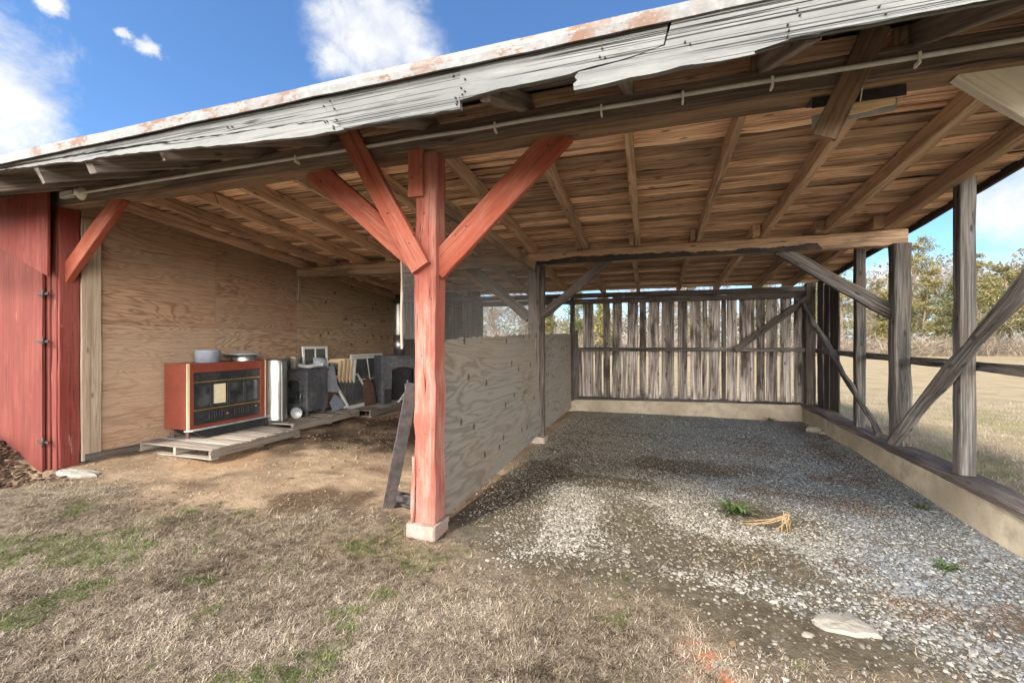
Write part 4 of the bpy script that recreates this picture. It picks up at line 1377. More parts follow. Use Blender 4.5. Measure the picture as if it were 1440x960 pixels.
# the black wood stove
ws = thing('wood_stove', 'black wood stove with an arched glass door', 'wood stove', (-5.62, 5.96, Z2))
sx0, sx1, sy0, sy1, sz0, sz1 = -5.87, -5.37, 5.72, 6.2, Z2 + .07, 1.035
mb = MB()
mb.box((sx0, sy0, sz0), (sx1, sy1, sz1 - .03), .006, .5)
body = mb.build('body', M['charcoal'], ws)
MB().box((sx0 - .02, sy0 - .03, sz1 - .029), (sx1 + .02, sy1 + .02, sz1), .006).build('top_plate', M['charcoal'], ws)
mb = MB()
cxx, w2, zlo, zhi = (sx0 + sx1) / 2, .17, sz0 + .09, sz1 - .2
outer = [(-w2, 0), (w2, 0), (w2, zhi - zlo)] + [(w2 * math.cos(a), zhi - zlo + .08 * math.sin(a)) for a in [math.pi * k / 10 for k in range(1, 10)]] + [(-w2, zhi - zlo)]
n = len(outer)
for off in (0, -.035):
    for s in (1.0, .78):
        for (x_, z_) in outer:
            mb.V.append(Vector((cxx + x_ * s, sy0 - .004 + off, zlo + (zhi - zlo) * .5 + (z_ - (zhi - zlo) * .5) * (s if s == 1 else .84))))
for k in range(n):
    j = (k + 1) % n
    mb.face((2 * n + k, 2 * n + j, 3 * n + j, 3 * n + k), [(0, 0)] * 4, .5)
    mb.face((k, j, 2 * n + j, 2 * n + k), [(0, 0)] * 4, .5)
    mb.face((3 * n + k, 3 * n + j, n + j, n + k), [(0, 0)] * 4, .5)
dr = mb.build('door', M['charcoal'], ws)
mb = MB()
mb.prism([(x_ * .8, (zhi - zlo) * .5 + (z_ - (zhi - zlo) * .5) * .86) for (x_, z_) in outer], (cxx, sy0 - .008, zlo), (1, 0, 0), (0, 0, 1), .005)
mb.build('glass', M['stove_glass'], dr)
MB().tube([(sx1 - .06, sy0 - .03, zlo + .22), (sx1 - .06, sy0 - .075, zlo + .2), (sx1 - .06, sy0 - .08, zlo + .08)], .009, 8).build('handle', M['galv'], dr)
for x_ in (sx0 + .05, sx1 - .05):
    for y_ in (sy0 + .05, sy1 - .05):
        MB().beam((x_, y_, Z2 + .001), (x_, y_, sz0 + .003), .05, .05, (0, 1, 0), seg=1).build('leg', M['charcoal'], ws)
mb = MB()
mb.lathe([(.12, 0), (.126, .01), (.128, .19), (.132, .2), (.124, .2), (.12, .02), (0, .015), (0, 0)], (-5.75, 5.84, sz1 + .001), 28, dent=.004)
tag(mb.build('metal_collar', M['galv'], None), 'pale shiny metal collar standing on the black wood stove', 'metal collar')
mb = MB()
rad = [.034 + .004 * (k % 2) for k in range(60)]
mb.tube([(-5.84 + .5 * k / 59 + .02 * math.sin(k * .2), 5.76 + .28 * (k / 59) ** 1.5 + .03 * math.sin(k * .13), sz1 + .042 + .03 * math.sin(k * .085) ** 2) for k in range(60)], rad, 12)
tag(mb.build('flexible_duct', M['galv_dull'], None), 'crumpled silver flexible duct lying over the wood stove top', 'duct')
mb = MB()
mb.tube([(-5.5, 6.0, sz1 + .1), (-5.36, 6.15, sz1 + .1)], [.09, .085], 20)
tag(mb.build('pipe_offcut', M['grey_pipe'], None), 'short dark pipe end lying at the rear of the stove top', 'pipe offcut')
c = at(417, 588, X=-5.36)
d = Vector((.75, -.66, 0)).normalized()
mb = MB()
mb.lathe([(0, .012), (.075, .012), (.079, -.001), (.083, .0), (.083, .2), (.079, .21), (.0, .2)], Vector((c.x, c.y, Z2 + .085)) - d * -.0, 26, -d, dent=.006)
tag(mb.build('pipe_offcut', M['galv_dull'], None), 'short capped galvanised pipe lying on its side before the wood stove', 'pipe offcut')

# sheet metal hood beside the stove
hd = thing('metal_hood', 'bent grey sheet metal hood propped beside the wood stove', 'metal hood', (-5.5, 6.42, Z2))
mb = MB()
mb.prism([(0, .35), (.32, .30), (.34, .78), (.0, .82)], (-5.39, 6.26, Z2), (0, 1, 0), (-.25, 0, 1), .006, .4)
mb.build('side_sheet', M['galv_dull'], hd)
mb = MB()
mb.prism([(0, .0), (.34, .02), (.30, .2), (.2, .3), (.0, .16)], (-5.3, 6.24, Z2 + .003), (0, 1, 0), (-.5, 0, 1), .006, .4)
mb.build('lower_sheet', M['grey_pipe'], hd)
mb = MB()
mb.beam((-5.62, 6.27, Z2 + .02), (-5.58, 6.55, Z2 + .35), .16, .2, seg=3, jit=.02)
mb.build('core', M['rust'], hd)
mb = MB()
mb.tube([(-5.2 + .04 * math.cos(a), 6.47 + .045 * math.sin(a), Z2 + .05 + .02 * math.cos(a)) for a in [i * math.pi / 8 for i in range(17)]], .011, 8)
tag(mb.build('pipe_ring', M['conduit'], None), 'small grey ring lying on the pallet beside the leaning sash', 'ring')


# window sashes
def sash(w, h, cols, rows, label, bar=.045, t=.034, mat='white_frame', group='old window sashes against the plywood wall', glass='glass'):
    o = thing('window_sash', label, 'window sash', (0, 0, 0), group)
    mb = MB()
    mb.box((0, -t / 2, 0), (bar, t / 2, h), .004, .5)
    mb.box((w - bar, -t / 2, 0), (w, t / 2, h), .004, .5)
    mb.box((bar, -t / 2 + .002, 0), (w - bar, t / 2 - .002, bar * 1.4), .003, .5)
    mb.box((bar, -t / 2 + .002, h - bar), (w - bar, t / 2 - .002, h), .003, .5)
    for c in range(1, cols):
        x = w * c / cols
        mb.box((x - .012, -t / 2 + .005, bar * 1.4), (x + .012, t / 2 - .005, h - bar), .003, .5)
    for r in range(1, rows):
        z = h * r / rows
        for c in range(cols):
            xa = bar if c == 0 else w * c / cols + .012
            xb = w - bar if c == cols - 1 else w * (c + 1) / cols - .012
            mb.box((xa, -t / 2 + .005, z - .012), (xb, t / 2 - .005, z + .012), .003, .5)
    mb.build('frame', M[mat], o)
    MB().box((bar - .004, -.002, bar * 1.4 - .004), (w - bar + .004, .002, h - bar + .004), .0005).build('glazing', M[glass], o)
    return o


def place(o, base, yaw, lean, roll=0):
    """Sash base corner, its width along yaw, leaning back by lean about its own foot."""
    o.matrix_world = Matrix.Translation(Vector(base)) @ Matrix.Rotation(yaw, 4, 'Z') @ Matrix.Rotation(lean, 4, 'X') @ Matrix.Rotation(roll, 4, 'Y')
    return o


HP = math.pi / 2
place(sash(.62, 1.13, 2, 2, 'two pane wide white sash standing against the wall behind the wood stove'), (-5.88, 6.2, Z2), HP, R(-2.5))
place(sash(1.08, .95, 2, 2, 'large white four pane sash leaning near the black firebox'), (-5.66, 7.33, Z3), HP, R(-9))
place(sash(1.1, .99, 2, 2, 'white sash tucked behind the large four pane sash, top corner showing'), (-5.84, 7.52, Z3), HP, R(-6))
place(sash(.86, .72, 1, 1, 'white framed screen sash leaning lowest, foot on the pallet edge', bar=.05), (-5.3, 6.66, Z3), HP + R(4), R(-33))
lab = ['bare wood sash stacked edge out, first from the wood stove', 'bare wood sash stacked edge out, second from the wood stove', 'bare wood sash stacked edge out, third from the wood stove', 'pale sash stacked edge out, fourth from the wood stove', 'white edged sash stacked edge out, beside the large four pane sash']
for k in range(5):
    place(sash(.34, .9 + .02 * (k % 2), 1, 2, lab[k], mat='sash_edge' if k < 4 else 'white_frame', bar=.05, t=.05), (-5.96, 6.74 + .105 * k, Z3), R(2), R(-7), 0)

# black firebox with pipe
fb = thing('firebox', 'black firebox with an arched opening, carrying a tall pipe', 'firebox', (-5.3, 7.88, Z3))
bx0, bx1, by0, by1, bz0, bz1 = -5.45, -5.0, 7.25, 8.25, Z3, 1.21
yo0, yo1, zo0, zo1 = 7.47, 7.95, Z3 + .06, .98
mb = MB()
outer = [(by0, bz0), (by1, bz0), (by1, bz1), (by0, bz1)]
arch = [(yo1, zo0), (yo1, zo1 - .06)] + [(yo0 + (yo1 - yo0) * (1 - k / 8), zo1 - .06 + .06 * math.sin(math.pi * k / 8)) for k in range(1, 8)] + [(yo0, zo1 - .06), (yo0, zo0)]
poly = [(by0, bz0), (by1, bz0), (by1, bz1), (by0, bz1), (by0, bz0 + .0), (yo0, zo0)] + arch[::-1][1:-1] + [(yo1, zo0), (yo0, zo0)]
for (lo, hi) in (((by0, bz0), (yo0, bz1)), ((yo1, bz0), (by1, bz1))):
    mb.box((bx1 - .03, lo[0], lo[1]), (bx1, hi[0], hi[1]), .003)
mb.prism([(yo0, bz1 - .001), (yo0, zo1 - .06)] + [(yo0 + (yo1 - yo0) * k / 8, zo1 - .06 + .06 * math.sin(math.pi * k / 8)) for k in range(1, 8)] + [(yo1, zo1 - .06), (yo1, bz1 - .001)], (bx1 - .029, 0, 0), (0, 1, 0), (0, 0, 1), .027)
mb.box((bx1 - .029, yo0, bz0 + .001), (bx1 - .002, yo1, zo0), .002)
fbo = mb.build('front_plate', M['charcoal'], fb)
mb = MB()
mb.box((bx0, by0 + .01, bz1 - .02), (bx1 - .0305, by1 - .01, bz1 - .002), .002)
mb.box((bx0, by0 + .01, bz0 + .002), (bx1 - .0305, by0 + .03, bz1 - .0205), .002)
mb.box((bx0, by1 - .03, bz0 + .002), (bx1 - .0305, by1 - .01, bz1 - .0205), .002)
mb.box((bx0, by0 + .031, bz0 + .002), (bx0 + .02, by1 - .031, bz1 - .0205), .002)
mb.box((bx0 + .021, by0 + .031, bz0 + .002), (bx1 - .031, by1 - .031, bz0 + .03), .002)
mb.build('body', M['charcoal'], fb)
mb = MB()
mb.box((bx0 + .03, by0 + .2, bz0 + .031), (bx1 - .2, by1 - .25, bz1 - .2), .01)
mb.build('liner', M['black'], fb)
MB().box((bx1 + .001, yo0 - .17, Z3 + .01), (bx1 + .03, yo0 - .02, Z3 + .3), .004).build('control_box', M['black'], fb)
fb.location = (-5.034, 8.138, Z3)
fb.rotation_euler = (0, 0, R(-35))
pc = Vector((-5.08, 7.987, 0))
pt = thing('stove_pipe', 'bright galvanised pipe standing upright on top of the black firebox', 'stove pipe', (pc.x, pc.y, bz1))
MB().lathe([(.0, .001), (.125, .001), (.127, .42), (.0, .43)], (pc.x, pc.y, bz1), 30, dent=.004).build('lower_length', M['galv'], pt)
MB().lathe([(.0, .425), (.131, .425), (.133, .44), (.131, 1.06), (.128, 1.08), (0, 1.08)], (pc.x, pc.y, bz1), 30, dent=.004).build('upper_length', M['galv'], pt)
mb = MB()
mb.tube([(-4.9, 7.66, Z3 + .02), (-4.86, 7.74, Z3 + .12), (-4.83, 7.83, Z3 + .22), (-4.86, 7.86, Z3 + .38)], [.022, .02, .02, .016], 8)
mb.tube([(-4.93, 7.68, Z3 + .03), (-4.82, 7.82, Z3 + .1), (-4.76, 7.95, Z3 + .16)], .015, 8)
tag(mb.build('fire_irons', M['galv_dull'], None), 'bent shiny metal irons lying in the black firebox opening', 'fire irons')
mb = MB()
mb.prism([(0, 0), (.36, 0), (.42, .35), (.3, .62), (.2, .5), (.1, .42)], (-5.3, 7.12, Z3 + .002), (0, 1, 0), (-.3, 0, 1), .01)
tag(mb.build('steel_plate', M['rust'], None), 'rusty dark steel plate leaning against the black firebox', 'steel plate')

# steel channels by the centre post
def channel(p0, p1, up, name, label):
    a = (Vector(p1) - Vector(p0)).normalized()
    s = a.cross(Vector(up)).normalized()
    t = s.cross(a)
    mb = MB()
    p0, p1 = Vector(p0), Vector(p1)
    mb.beam(p0, p1, .012, .1, t, seg=6, jit=.001, ch=.002)
    for k in (-.044, .044):
        mb.beam(p0 + t * k + s * .028, p1 + t * k + s * .028, .044, .011, t, seg=6, jit=.001, ch=.002)
    tag(mb.build(name, M['steel'], None), label, 'steel channel')


channel((-2.21, 3.3, gzf(-2.21, 3.3) - .005), (-1.79, 3.01, 1.17), (1, .5, .2), 'metal_channel', 'dark steel channel leaning upright against the red centre post')
channel((-2.22, 3.45, gzf(-2.2, 3.45) + .055), (-1.4 - .3, 3.22, .13), (0, 0, 1), 'metal_channel', 'dark steel channel lying on the ground behind the centre post')

# remains of a light fixture under the front beam
lf = thing('light_fixture', 'broken black light fixture with torn wooden backing hanging under the front beam', 'light fixture', (1.15, 3.06, 2.93))
a0, a1 = at(1142, 130, Y=3.0).x, at(1275, 115, Y=3.0).x
mb = MB()
mb.box((a0, 3.0, 2.885), (a1, 3.008, 2.946), .001)
mb.box((a0, 3.0085, 2.938), (a1, 3.11, 2.9455), .001)
mb.build('housing', M['black'], lf)
mb = MB()
xw0, xw1 = at(1195, 145, Y=3.03).x, at(1258, 140, Y=3.03).x
mb.prism([(xw0, 2.83), (xw0 + .08, 2.836), (xw0 + .16, 2.85), (xw1, 2.855), (xw1, 2.9), (xw0 + .12, 2.892), (xw0 + .05, 2.89), (xw0, 2.88)], (0, 3.04, 0), (1, 0, 0), (0, 0, 1), .02)
mb.build('backing_board', M['sash_edge'], lf)
mb = MB()
mb.prism([(a0 + .02, 2.8), (xw1 + .02, 2.835), (a1 - .01, 2.885), (a1 - .01, 2.91), (a0 + .02, 2.87)], (0, 3.075, 0), (1, 0, 0), (0, 0, 1), .004)
mb.build('reflector', M['galv_dull'], lf)
for k in (.16, .25):
    MB().tube([(a0 + k, 2.985, 2.99), (a0 + k - .01, 2.98, 2.94), (a0 + k - .015, 2.99, 2.88)], .003, 6).build('cable', M['porcelain'], lf)

# ================================================================== small plants
def leafy(c, n, r, h, w):
    mb = MB()
    for k in range(n):
        a = random.uniform(0, 2 * math.pi)
        L = r * random.uniform(.45, 1.0)
        d = Vector((math.cos(a), math.sin(a), 0))
        s = Vector((-d.y, d.x, 0))
        rise = h * random.uniform(.4, 1)
        o = Vector((c.x + random.uniform(-.3, .3) * r, c.y + random.uniform(-.3, .3) * r, c.z))
        ww = w * random.uniform(.6, 1.1)
        b = len(mb.V)
        for (t, wd, zz) in ((0, .15, 0), (.35, .8, .75), (.7, 1.0, 1.0), (1, .1, .75)):
            p = o + d * (L * t) + Vector((0, 0, rise * zz))
            mb.V += [p - s * ww * wd + Vector((0, 0, .15 * ww)), p, p + s * ww * wd + Vector((0, 0, .15 * ww))]
        tn = random.random()
        for i in range(3):
            for q in range(2):
                A = b + i * 3 + q
                mb.face((A, A + 1, A + 4, A + 3), [(0, 0)] * 4, tn, True)
    return mb


g = G('weed_leaves')
M['weed'] = g.done(g.ramp(g.attr('tone'), [(0, (.028, .045, .015)), (.6, (.06, .09, .03)), (1, (.12, .145, .06))]), .6, None, 0, .3)
weeds = [(1033, 722, 60, .17, .09, .016, 'broad leafed green weed growing beside the dry stalks in the gravel'),
         (900, 577, 50, .2, .1, .012, 'green weed tuft at the rear kerb, nearer the partition'),
         (1008, 578, 60, .26, .09, .012, 'wide green weed tuft at the middle of the rear kerb'),
         (930, 597, 20, .1, .05, .01, 'small green weed in the gravel before the two rear tufts'),
         (1082, 592, 24, .12, .06, .01, 'small green weed at the rear kerb near its corner'),
         (1297, 716, 24, .09, .05, .01, 'small green weed in blue gravel beside the side kerb'),
         (1332, 801, 26, .1, .05, .01, 'small green weed among brown needles in the gravel')]
for (px, py, n, r, h, w, l) in weeds:
    c = at(px, py, Z=-.03)
    c = at(px, py, Z=gzf(c.x, c.y))
    tag(leafy(Vector((c.x, c.y, gzf(c.x, c.y))), n, r, h, w).build('weed', M['weed'], None), l, 'weed')
c = at(1098, 744, Z=-.03)
mb = MB()
z0 = gzf(c.x, c.y)
for k in range(16):
    b = Vector((c.x + random.uniform(-.05, .09), c.y + random.uniform(-.06, .06), z0))
    t = Vector((c.x + .03 + random.uniform(-.035, .03), c.y + random.uniform(-.03, .03), z0 + random.uniform(.09, .15)))
    m_ = (b + t) / 2 + Vector((random.uniform(-.03, .03), 0, .02))
    pts = [b, m_, t]
    if k < 4:
        pts = [t + Vector((.01, 0, 0)), t, t + Vector((-.12, -.01, -.05)), Vector((c.x - .24 - .03 * k, c.y - .02 + .02 * k, z0 + .01))]
    mb.tube(pts, [.006, .005, .004, .003][:len(pts)], 5)
M['stalk'] = plain('dry_stalk', (.24, .165, .085), .8, 0, .3, 40, (.14, .09, .05), .5)
tag(mb.build('dry_stalks', M['stalk'], None), 'folded clump of pale dry stalks standing in the gravel', 'dry stalks')

# ================================================================== trees beyond the field
def leaf_mat(name, stops):
    g = G(name)
    c = g.ramp(g.attr('tone'), stops)
    g.done(c, .7, None, 0, .2)
    tr = g.n('ShaderNodeBsdfTranslucent')
    g.l(c, tr.inputs[0])
    mx = g.n('ShaderNodeMixShader')
    mx.inputs[0].default_value = .3
    g.l(g.b.outputs[0], mx.inputs[1])
    g.l(tr.outputs[0], mx.inputs[2])
    g.l(mx.outputs[0], g.out.inputs[0])
    return g.m


M['needle_y'] = leaf_mat('yellow_green_needles', [(0, (.07, .065, .026)), (.5, (.2, .175, .068)), (1, (.36, .31, .14))])
M['needle_g'] = leaf_mat('dark_green_needles', [(0, (.045, .055, .024)), (.5, (.125, .13, .052)), (1, (.25, .23, .1))])
M['twig'] = leaf_mat('grey_brown_twigs', [(0, (.15, .115, .085)), (.5, (.31, .25, .19)), (1, (.48, .41, .33))])
M['bark'] = plain('tree_bark', (.17, .13, .1), .9, 0, .3, 6, (.09, .07, .055), .5, .4)


def quads(P, size, tone, aspect=1.0, droop=0.0):
    n = len(P)
    a = rng.normal(0, 1, (n, 3))
    a /= np.linalg.norm(a, axis=1)[:, None]
    b = np.cross(a, rng.normal(0, 1, (n, 3)))
    b /= np.linalg.norm(b, axis=1)[:, None]
    s = (size * rng.uniform(.6, 1.4, n))[:, None]
    V = np.stack([P - a * s - b * s * aspect, P + a * s - b * s * aspect, P + a * s + b * s * aspect, P - a * s + b * s * aspect], 1)
    return V.reshape(-1, 3), np.arange(n * 4).reshape(-1, 4), tone


def limb_path(p, d, L, n, wob):
    pts = [np.array(p)]
    d = np.array(d, float)
    for k in range(n):
        d = d + rng.normal(0, wob, 3)
        d /= np.linalg.norm(d)
        pts.append(pts[-1] + d * L / n)
    return pts


def make_tree(kind, H):
    """Returns (trunk builder, crown arrays). kinds: pine, cedar, bare, brush."""
    tb = MB()
    Ps, Ts = [], []
    tw = []
    if kind in ('pine', 'cedar'):
        tp_ = limb_path((0, 0, -.2), (rng.normal(0, .04), rng.normal(0, .04), 1), H * .97, 7, .03)
        tb.tube([Vector(p) for p in tp_], [H * .016 * (1 - .85 * k / 7) + .02 for k in range(8)], 8)
        nb = 46 if kind == 'pine' else 70
        lo = .22 if kind == 'pine' else .05
        for k in range(nb):
            f = lo + (1 - lo) * (k + rng.random()) / nb
            q = f * 7
            i = min(6, int(q))
            o = tp_[i] + (tp_[i + 1] - tp_[i]) * (q - i)
            rad = H * (.30 * (1 - f) ** .7 + .04) * rng.uniform(.45, 1.15) if kind == 'pine' else H * (.21 * (1 - f) ** .85 + .02) * rng.uniform(.6, 1.1)
            az = rng.uniform(0, 2 * np.pi)
            up_ = rng.uniform(-.1, .5) if kind == 'pine' else rng.uniform(.2, .8)
            lp = limb_path(o, (np.cos(az), np.sin(az), up_), rad, 4, .15)
            tb.tube([Vector(p) for p in lp], [.05, .035, .025, .015, .008], 5, caps=False)
            m = 105 if kind == 'pine' else 95
            t = rng.uniform(.25, 1.05, m) * 4
            ii = np.minimum(3, t.astype(int))
            lp_ = np.array(lp)
            c = lp_[ii] + (lp_[ii + 1] - lp_[ii]) * (t - ii)[:, None]
            sp = .07 * rad + .13
            Ps.append(c + rng.normal(0, 1, (m, 3)) * np.array([sp * 1.3, sp * 1.3, sp * .8]))
            Ts.append(np.clip(rng.normal(.5, .2, m) + rng.normal(0, .12), 0, 1))
        return tb, quads(np.concatenate(Ps), np.float64(.115 if kind == 'pine' else .105) * np.ones(1), np.concatenate(Ts), .24)
    if kind == 'bare':
        stack = [((0, 0, -.2), (rng.normal(0, .06), rng.normal(0, .06), 1), H * .42, H * .014, 0)]
        while stack:
            p, d, L, r, lv = stack.pop()
            pts = limb_path(p, d, L, 4, .09 + .05 * lv)
            tb.tube([Vector(q) for q in pts], [r * (1 - .13 * k) for k in range(5)], 6 if lv < 2 else 4, caps=False)
            if lv < 4:
                for k in range(3 if lv else 5):
                    j = rng.integers(2, 5)
                    dd = pts[j] - pts[j - 1]
                    dd = dd / np.linalg.norm(dd) + rng.normal(0, .5 if lv else .42, 3) + np.array([0, 0, .12])
                    stack.append((pts[j], dd / np.linalg.norm(dd), L * rng.uniform(.5, .78), max(.01, r * .52), lv + 1))
            if lv >= 3:
                tw.append((pts[2], pts[4]))
        n = len(tw) * 7
        s = np.array([a for a, b in tw] * 7)
        e = np.array([b for a, b in tw] * 7) + rng.normal(0, .4, (n, 3))
        return tb, twigs(s, e, .012)
    # brush: many thin stems from the ground
    n = 620
    rr = H * .55
    a = rng.uniform(0, 2 * np.pi, n)
    q = np.sqrt(rng.random(n)) * rr
    s = np.stack([np.cos(a) * q, np.sin(a) * q, -.1 + 0 * a], 1)
    s[n // 3:, 2] = rng.uniform(0, H * .55, n - n // 3)
    e = s + np.stack([rng.normal(0, .7, n), rng.normal(0, .7, n), rng.uniform(.0, 1, n) * H * .42], 1)
    for k in range(5):
        p = (rng.normal(0, rr * .3), rng.normal(0, rr * .3), -.1)
        tb.tube([Vector(x) for x in limb_path(p, (rng.normal(0, .15), rng.normal(0, .15), 1), H * .9, 4, .12)], [.05, .04, .03, .02, .01], 5, caps=False)
    return tb, twigs(s, e, .02)


def twigs(s, e, w):
    n = len(s)
    d = e - s
    p = np.cross(d, rng.normal(0, 1, (n, 3)))
    p /= np.linalg.norm(p, axis=1)[:, None]
    m = (s + e) / 2 + rng.normal(0, .08, (n, 3))
    V = np.stack([s - p * w, s + p * w, m + p * w * .8, m - p * w * .8, e + p * w * .4, e - p * w * .4], 1).reshape(-1, 3)
    b = np.arange(n)[:, None] * 6
    Fq = np.concatenate([b + np.array([0, 1, 2, 3]), b + np.array([3, 2, 4, 5])], 1).reshape(-1, 4)
    return V, Fq, np.repeat(rng.random(n), 2)


PROTO = {}
for key, kind, H, mat in (('p1', 'pine', 11, 'needle_y'), ('p2', 'pine', 13, 'needle_y'), ('p3', 'pine', 9, 'needle_g'), ('c1', 'cedar', 7, 'needle_g'), ('c2', 'cedar', 6, 'needle_y'), ('b1', 'bare', 12, 'twig'), ('b2', 'bare', 10, 'twig'), ('s1', 'brush', 3.4, 'twig'), ('s2', 'brush', 2.6, 'twig')):
    tb, (V, Fq_, tn_) = make_tree(kind, H)
    t_o = tb.build('trunk', M['bark'], None)
    c_o = mesh_np('crown', V, Fq_, M[mat], [('tone', 'FACE', tn_)])
    PROTO[key] = (t_o.data, c_o.data, kind, H)
    bpy.data.objects.remove(t_o)
    bpy.data.objects.remove(c_o)
KIND = {'p1': ('pine_tree', 'yellow green pine'), 'p2': ('pine_tree', 'tall yellow green pine'), 'p3': ('pine_tree', 'dark green pine'), 'c1': ('cedar_tree', 'dark green cedar'), 'c2': ('cedar_tree', 'olive green cedar'), 'b1': ('bare_tree', 'tall leafless tree'), 'b2': ('bare_tree', 'leafless tree'), 's1': ('shrub', 'bare brown thicket shrub'), 's2': ('shrub', 'low bare brown shrub')}
CAT = {'pine_tree': 'pine tree', 'cedar_tree': 'cedar tree', 'bare_tree': 'bare tree', 'shrub': 'shrub'}
GRP = {'pine_tree': 'pines beyond the field', 'cedar_tree': 'cedars beyond the field', 'bare_tree': 'leafless trees beyond the field', 'shrub': 'bare brown shrubs at the field edge'}


def plant(key, u, D, s, label):
    x, y = D * (-S_ + u * C_), D * (C_ + u * S_)
    nm, desc = KIND[key]
    t = thing(nm, label, CAT[nm], (0, 0, 0), GRP[nm])
    tm, cm, _, H = PROTO[key]
    for n_, me in (('trunk', tm), ('crown', cm)):
        o = bpy.data.objects.new(n_, me)
        COL.objects.link(o)
        o.parent = t
    t.location = (x, y, gzf(x, y) - .05)
    t.rotation_euler = (0, 0, random.uniform(0, 6.28))
    t.scale = (s, s, s)
    return t


SPOTS = []
row = [(-.24, 'c1', .95), (-.10, 'c1', 1.0), (-.03, 'b1', .95), (.03, 'b2', 1.0), (.085, 'c2', .9), (.15, 'p3', .7), (.21, 'c2', 1.0), (.28, 'b1', .9), (.35, 'b2', 1), (.42, 'p1', .7), (.5, 'b1', 1), (.57, 'p3', .8), (.64, 'b2', 1.1), (.70, 'p1', .85), (.765, 'p2', .86), (.815, 'b2', .8), (.865, 'c2', 1.05), (.905, 'p2', .92), (.945, 'p1', .78), (.985, 'b1', 1.0), (1.02, 'p3', .85), (1.05, 'c2', 1.25), (1.085, 'p1', .95), (1.12, 'p3', .9), (1.155, 'p1', .85), (1.19, 'p2', .86), (1.24, 'c1', 1.2), (1.3, 'p1', 1.0), (1.37, 'b1', .9), (1.45, 'p3', 1), (1.56, 'p2', .9), (1.7, 'p1', 1.0)]
for (u, k, s) in row:
    SPOTS.append((k, u, 46 + random.uniform(-2, 3), s * 1.12))
for u in np.arange(-.2, 1.7, .085):
    SPOTS.append(((random.choice(['p1', 'b1', 'b2', 'p3', 'c2', 'p1']) if u > .66 else random.choice(['b1', 'b2', 'b2'])), float(u) + random.uniform(-.02, .02), 57 + random.uniform(-3, 5), random.uniform(.75, .98)))
for u in np.arange(-.25, 1.65, .05):
    SPOTS.append((random.choice(['s1', 's2', 's1']), float(u) + random.uniform(-.015, .015), 44 + random.uniform(-1.5, 2.5), random.uniform(.7, 1.15)))


def seen_at(u):
    if u < -.02:
        return 'behind the wire screen'
    if u < .12:
        return 'over the low partition'
    if u < .7:
        return 'through the board wall gaps'
    if u < .895:
        return 'left of the thick post'
    if u < 1.03:
        return 'between thick and thin posts'
    if u < 1.2:
        return 'just past the thin post'
    return 'beyond the shed side'


ORD = ['first', 'second', 'third', 'fourth', 'fifth', 'sixth', 'seventh', 'eighth', 'ninth', 'tenth', 'eleventh', 'twelfth', 'thirteenth', 'fourteenth', 'fifteenth', 'sixteenth']
cnt = {}
key_of = lambda q: (KIND[q[0]][1], 'rear row' if q[2] > 53 else 'field edge', seen_at(q[1]))
for q in sorted(SPOTS, key=lambda q: q[1]):
    base = key_of(q)
    cnt[base] = cnt.get(base, 0) + 1
    n = sum(1 for p in SPOTS if key_of(p) == base)
    lbl = f'{base[0]}, {base[1]}, {base[2]}' if n == 1 else f'{ORD[cnt[base] - 1]} {base[0]}, {base[1]}, {base[2]}'
    plant(q[0], q[1], q[2], q[3], lbl)

# the far wood that reads as one mass
n = 120000
az = rng.uniform(R(-115), R(115), n)
u = az * 2.2
D = rng.uniform(72, 100, n)
h = (9.5 + 5 * fbm(u * 15, D * .1, .5, 3)) * np.where(np.abs(az - R(0)) < R(17), .5, 1.0)
P = np.stack([D * np.sin(az), D * np.cos(az), rng.random(n) ** .8 * h], 1)
V, Fq_, tn_ = quads(P, np.array([.15]), np.clip(.5 + (fbm(u * 30, P[:, 2], .6, 3) - .5) * 1.4 + rng.normal(0, .12, n), 0, 1), .7)
M['wood'] = leaf_mat('far_wood_leaves', [(0, (.08, .072, .042)), (.4, (.155, .135, .085)), (.7, (.22, .19, .125)), (1, (.31, .265, .19))])
tag(mesh_np('far_wood', V, Fq_, M['wood'], [('tone', 'FACE', tn_)]), 'far mixed wood behind the tree line, reading as one brown green mass', 'wood', kind='stuff')

# ================================================================== sky, sun, camera settings
SUN_EL, SUN_AZ = R(43), R(205)          # azimuth measured clockwise from +Y: behind the camera, to its left
sd = Vector((math.sin(SUN_AZ) * math.cos(SUN_EL), math.cos(SUN_AZ) * math.cos(SUN_EL), math.sin(SUN_EL)))
sun_d = bpy.data.lights.new('sun', 'SUN')
sun_d.energy = 1.3
sun_d.angle = R(10)
sun_d.color = (1.0, .94, .85)
sun = bpy.data.objects.new('sun', sun_d)
COL.objects.link(sun)
sun.rotation_euler = (-sd).to_track_quat('-Z', 'Y').to_euler()

w = bpy.data.worlds.new('World')
SC.world = w
w.use_nodes = True
nt = w.node_tree
nt.nodes.clear()
g = G.__new__(G)
g.nt = nt
wo = g.n('ShaderNodeOutputWorld')
bg = g.n('ShaderNodeBackground')
g.l(bg.outputs[0], wo.inputs[0])
sky = g.n('ShaderNodeTexSky', sky_type='NISHITA')
sky.sun_disc = False
sky.sun_elevation = SUN_EL
sky.sun_rotation = SUN_AZ
sky.altitude = 200
sky.air_density = 1.0
sky.dust_density = .4
sky.ozone_density = 2.5
dirv = g.n('ShaderNodeTexCoord').outputs['Generated']


def cdir(px, py):
    v = at(px, py, Y=10) - Vector((0, 0, CH))
    return v.normalized()


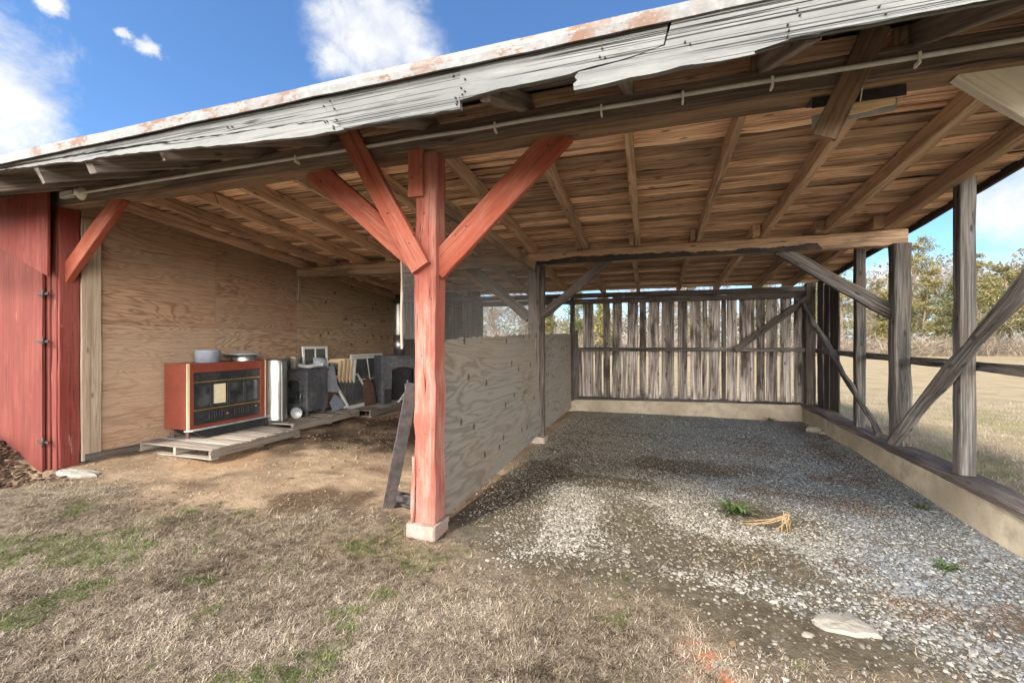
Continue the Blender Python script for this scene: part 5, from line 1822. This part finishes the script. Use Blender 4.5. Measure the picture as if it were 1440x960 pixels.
def cloud(d, r, squash, nscale, amp, seed):
    """Soft-edged cumulus: distance from a direction, roughened by noise."""
    dv = g.vadd(dirv, tuple(-c for c in d))
    dv = g.scale(dv, (1, 1, squash))
    ln = g.n('ShaderNodeVectorMath', operation='LENGTH')
    g.l(dv, ln.inputs[0])
    f = g.math('SUBTRACT', 1.0, g.math('DIVIDE', ln.outputs['Value'], r))
    nz = g.noise(g.vadd(dirv, (seed, seed * .7, -seed)), nscale * 1.25, 10, .68, .3)
    f = g.math('ADD', f, g.math('MULTIPLY', g.math('SUBTRACT', nz, .5), amp))
    return f


SKY_R, SKY_G, SKY_B, FILL_GLOW = .44, .585, .72, 46.0
fields = [cloud(cdir(530, 45), .125, 1.0, 8, 1.5, 3.1), cloud(cdir(470, 80), .06, 1.2, 12, 1.6, 3.6), cloud(cdir(590, 85), .075, 1.2, 10, 1.5, 4.4),
          cloud(cdir(-15, 145), .105, .7, 9, 1.7, 5.3), cloud(cdir(-120, 60), .12, 1, 7, 1.5, 8.3), cloud(cdir(70, 0), .022, 1, 16, 2.3, 2.2),
          cloud(cdir(205, 66), .026, 1.9, 20, 2.9, 9.7), cloud(cdir(172, 46), .016, 2.0, 24, 2.9, 1.7),
          cloud(cdir(1440, 285), .10, 1.5, 8, 1.7, 6.4), cloud(cdir(1420, 385), .10, 2.6, 8, 1.5, 7.9), cloud(cdir(1290, 395), .12, 2.4, 8, 1.6, 2.9), cloud(cdir(1640, 230), .2, 1.3, 5, 1.3, 1.2)]
m = fields[0]
for f in fields[1:]:
    m = g.math('MAXIMUM', m, f)
mask = g.sm(m, -.05, .8)
sep = g.n('ShaderNodeSeparateXYZ')
g.l(dirv, sep.inputs[0])
# unseen low glow added behind the camera to brighten the shed, and a pale band at the horizon
behind = g.sm(g.math('MULTIPLY', sep.outputs[1], -1.0), .0, .5)
low = g.math('MULTIPLY', g.sm(sep.outputs[2], .52, .2), g.sm(sep.outputs[2], -.02, .06))
fill_glow = g.math('MULTIPLY', g.math('MULTIPLY', g.sm(g.noise(g.scale(dirv, (1, 1, 1.6)), 2.2, 7, .6), .25, .5), behind), low)
band = g.math('MULTIPLY', g.sm(g.noise(g.scale(dirv, (1, 1, 4)), 3.2, 7, .6), .36, .62), g.sm(sep.outputs[2], .15, .03))
mask = g.math('MAXIMUM', mask, g.math('MULTIPLY', band, .6))
shade = g.noise(g.vadd(dirv, (1, 2, 3)), 10, 6, .6)
ccol = g.mix(g.sm(shade, .34, .64), (2.3, 2.45, 2.8), (3.3, 3.3, 3.26))
tint = g.mix(1.0, sky.outputs[0], (SKY_R, SKY_G, SKY_B), 'MULTIPLY')
colw = g.mix(mask, tint, ccol)
colw = g.mix(fill_glow, colw, (FILL_GLOW * 1.0, FILL_GLOW * .955, FILL_GLOW * .88))
g.l(colw, bg.inputs[0])
bg.inputs[1].default_value = .05

SC.view_settings.view_transform = 'Standard'
SC.view_settings.look = 'None'
SC.view_settings.gamma = 1
SC.view_settings.use_curve_mapping = False
SC.view_settings.exposure = 2.75
SC.render.engine = 'CYCLES'
SC.cycles.use_denoising = True
SC.cycles.denoiser = 'OPENIMAGEDENOISE'
SC.cycles.max_bounces = 10
SC.cycles.diffuse_bounces = 7
SC.cycles.glossy_bounces = 4
SC.cycles.transparent_max_bounces = 12
SC.cycles.sample_clamp_indirect = 8
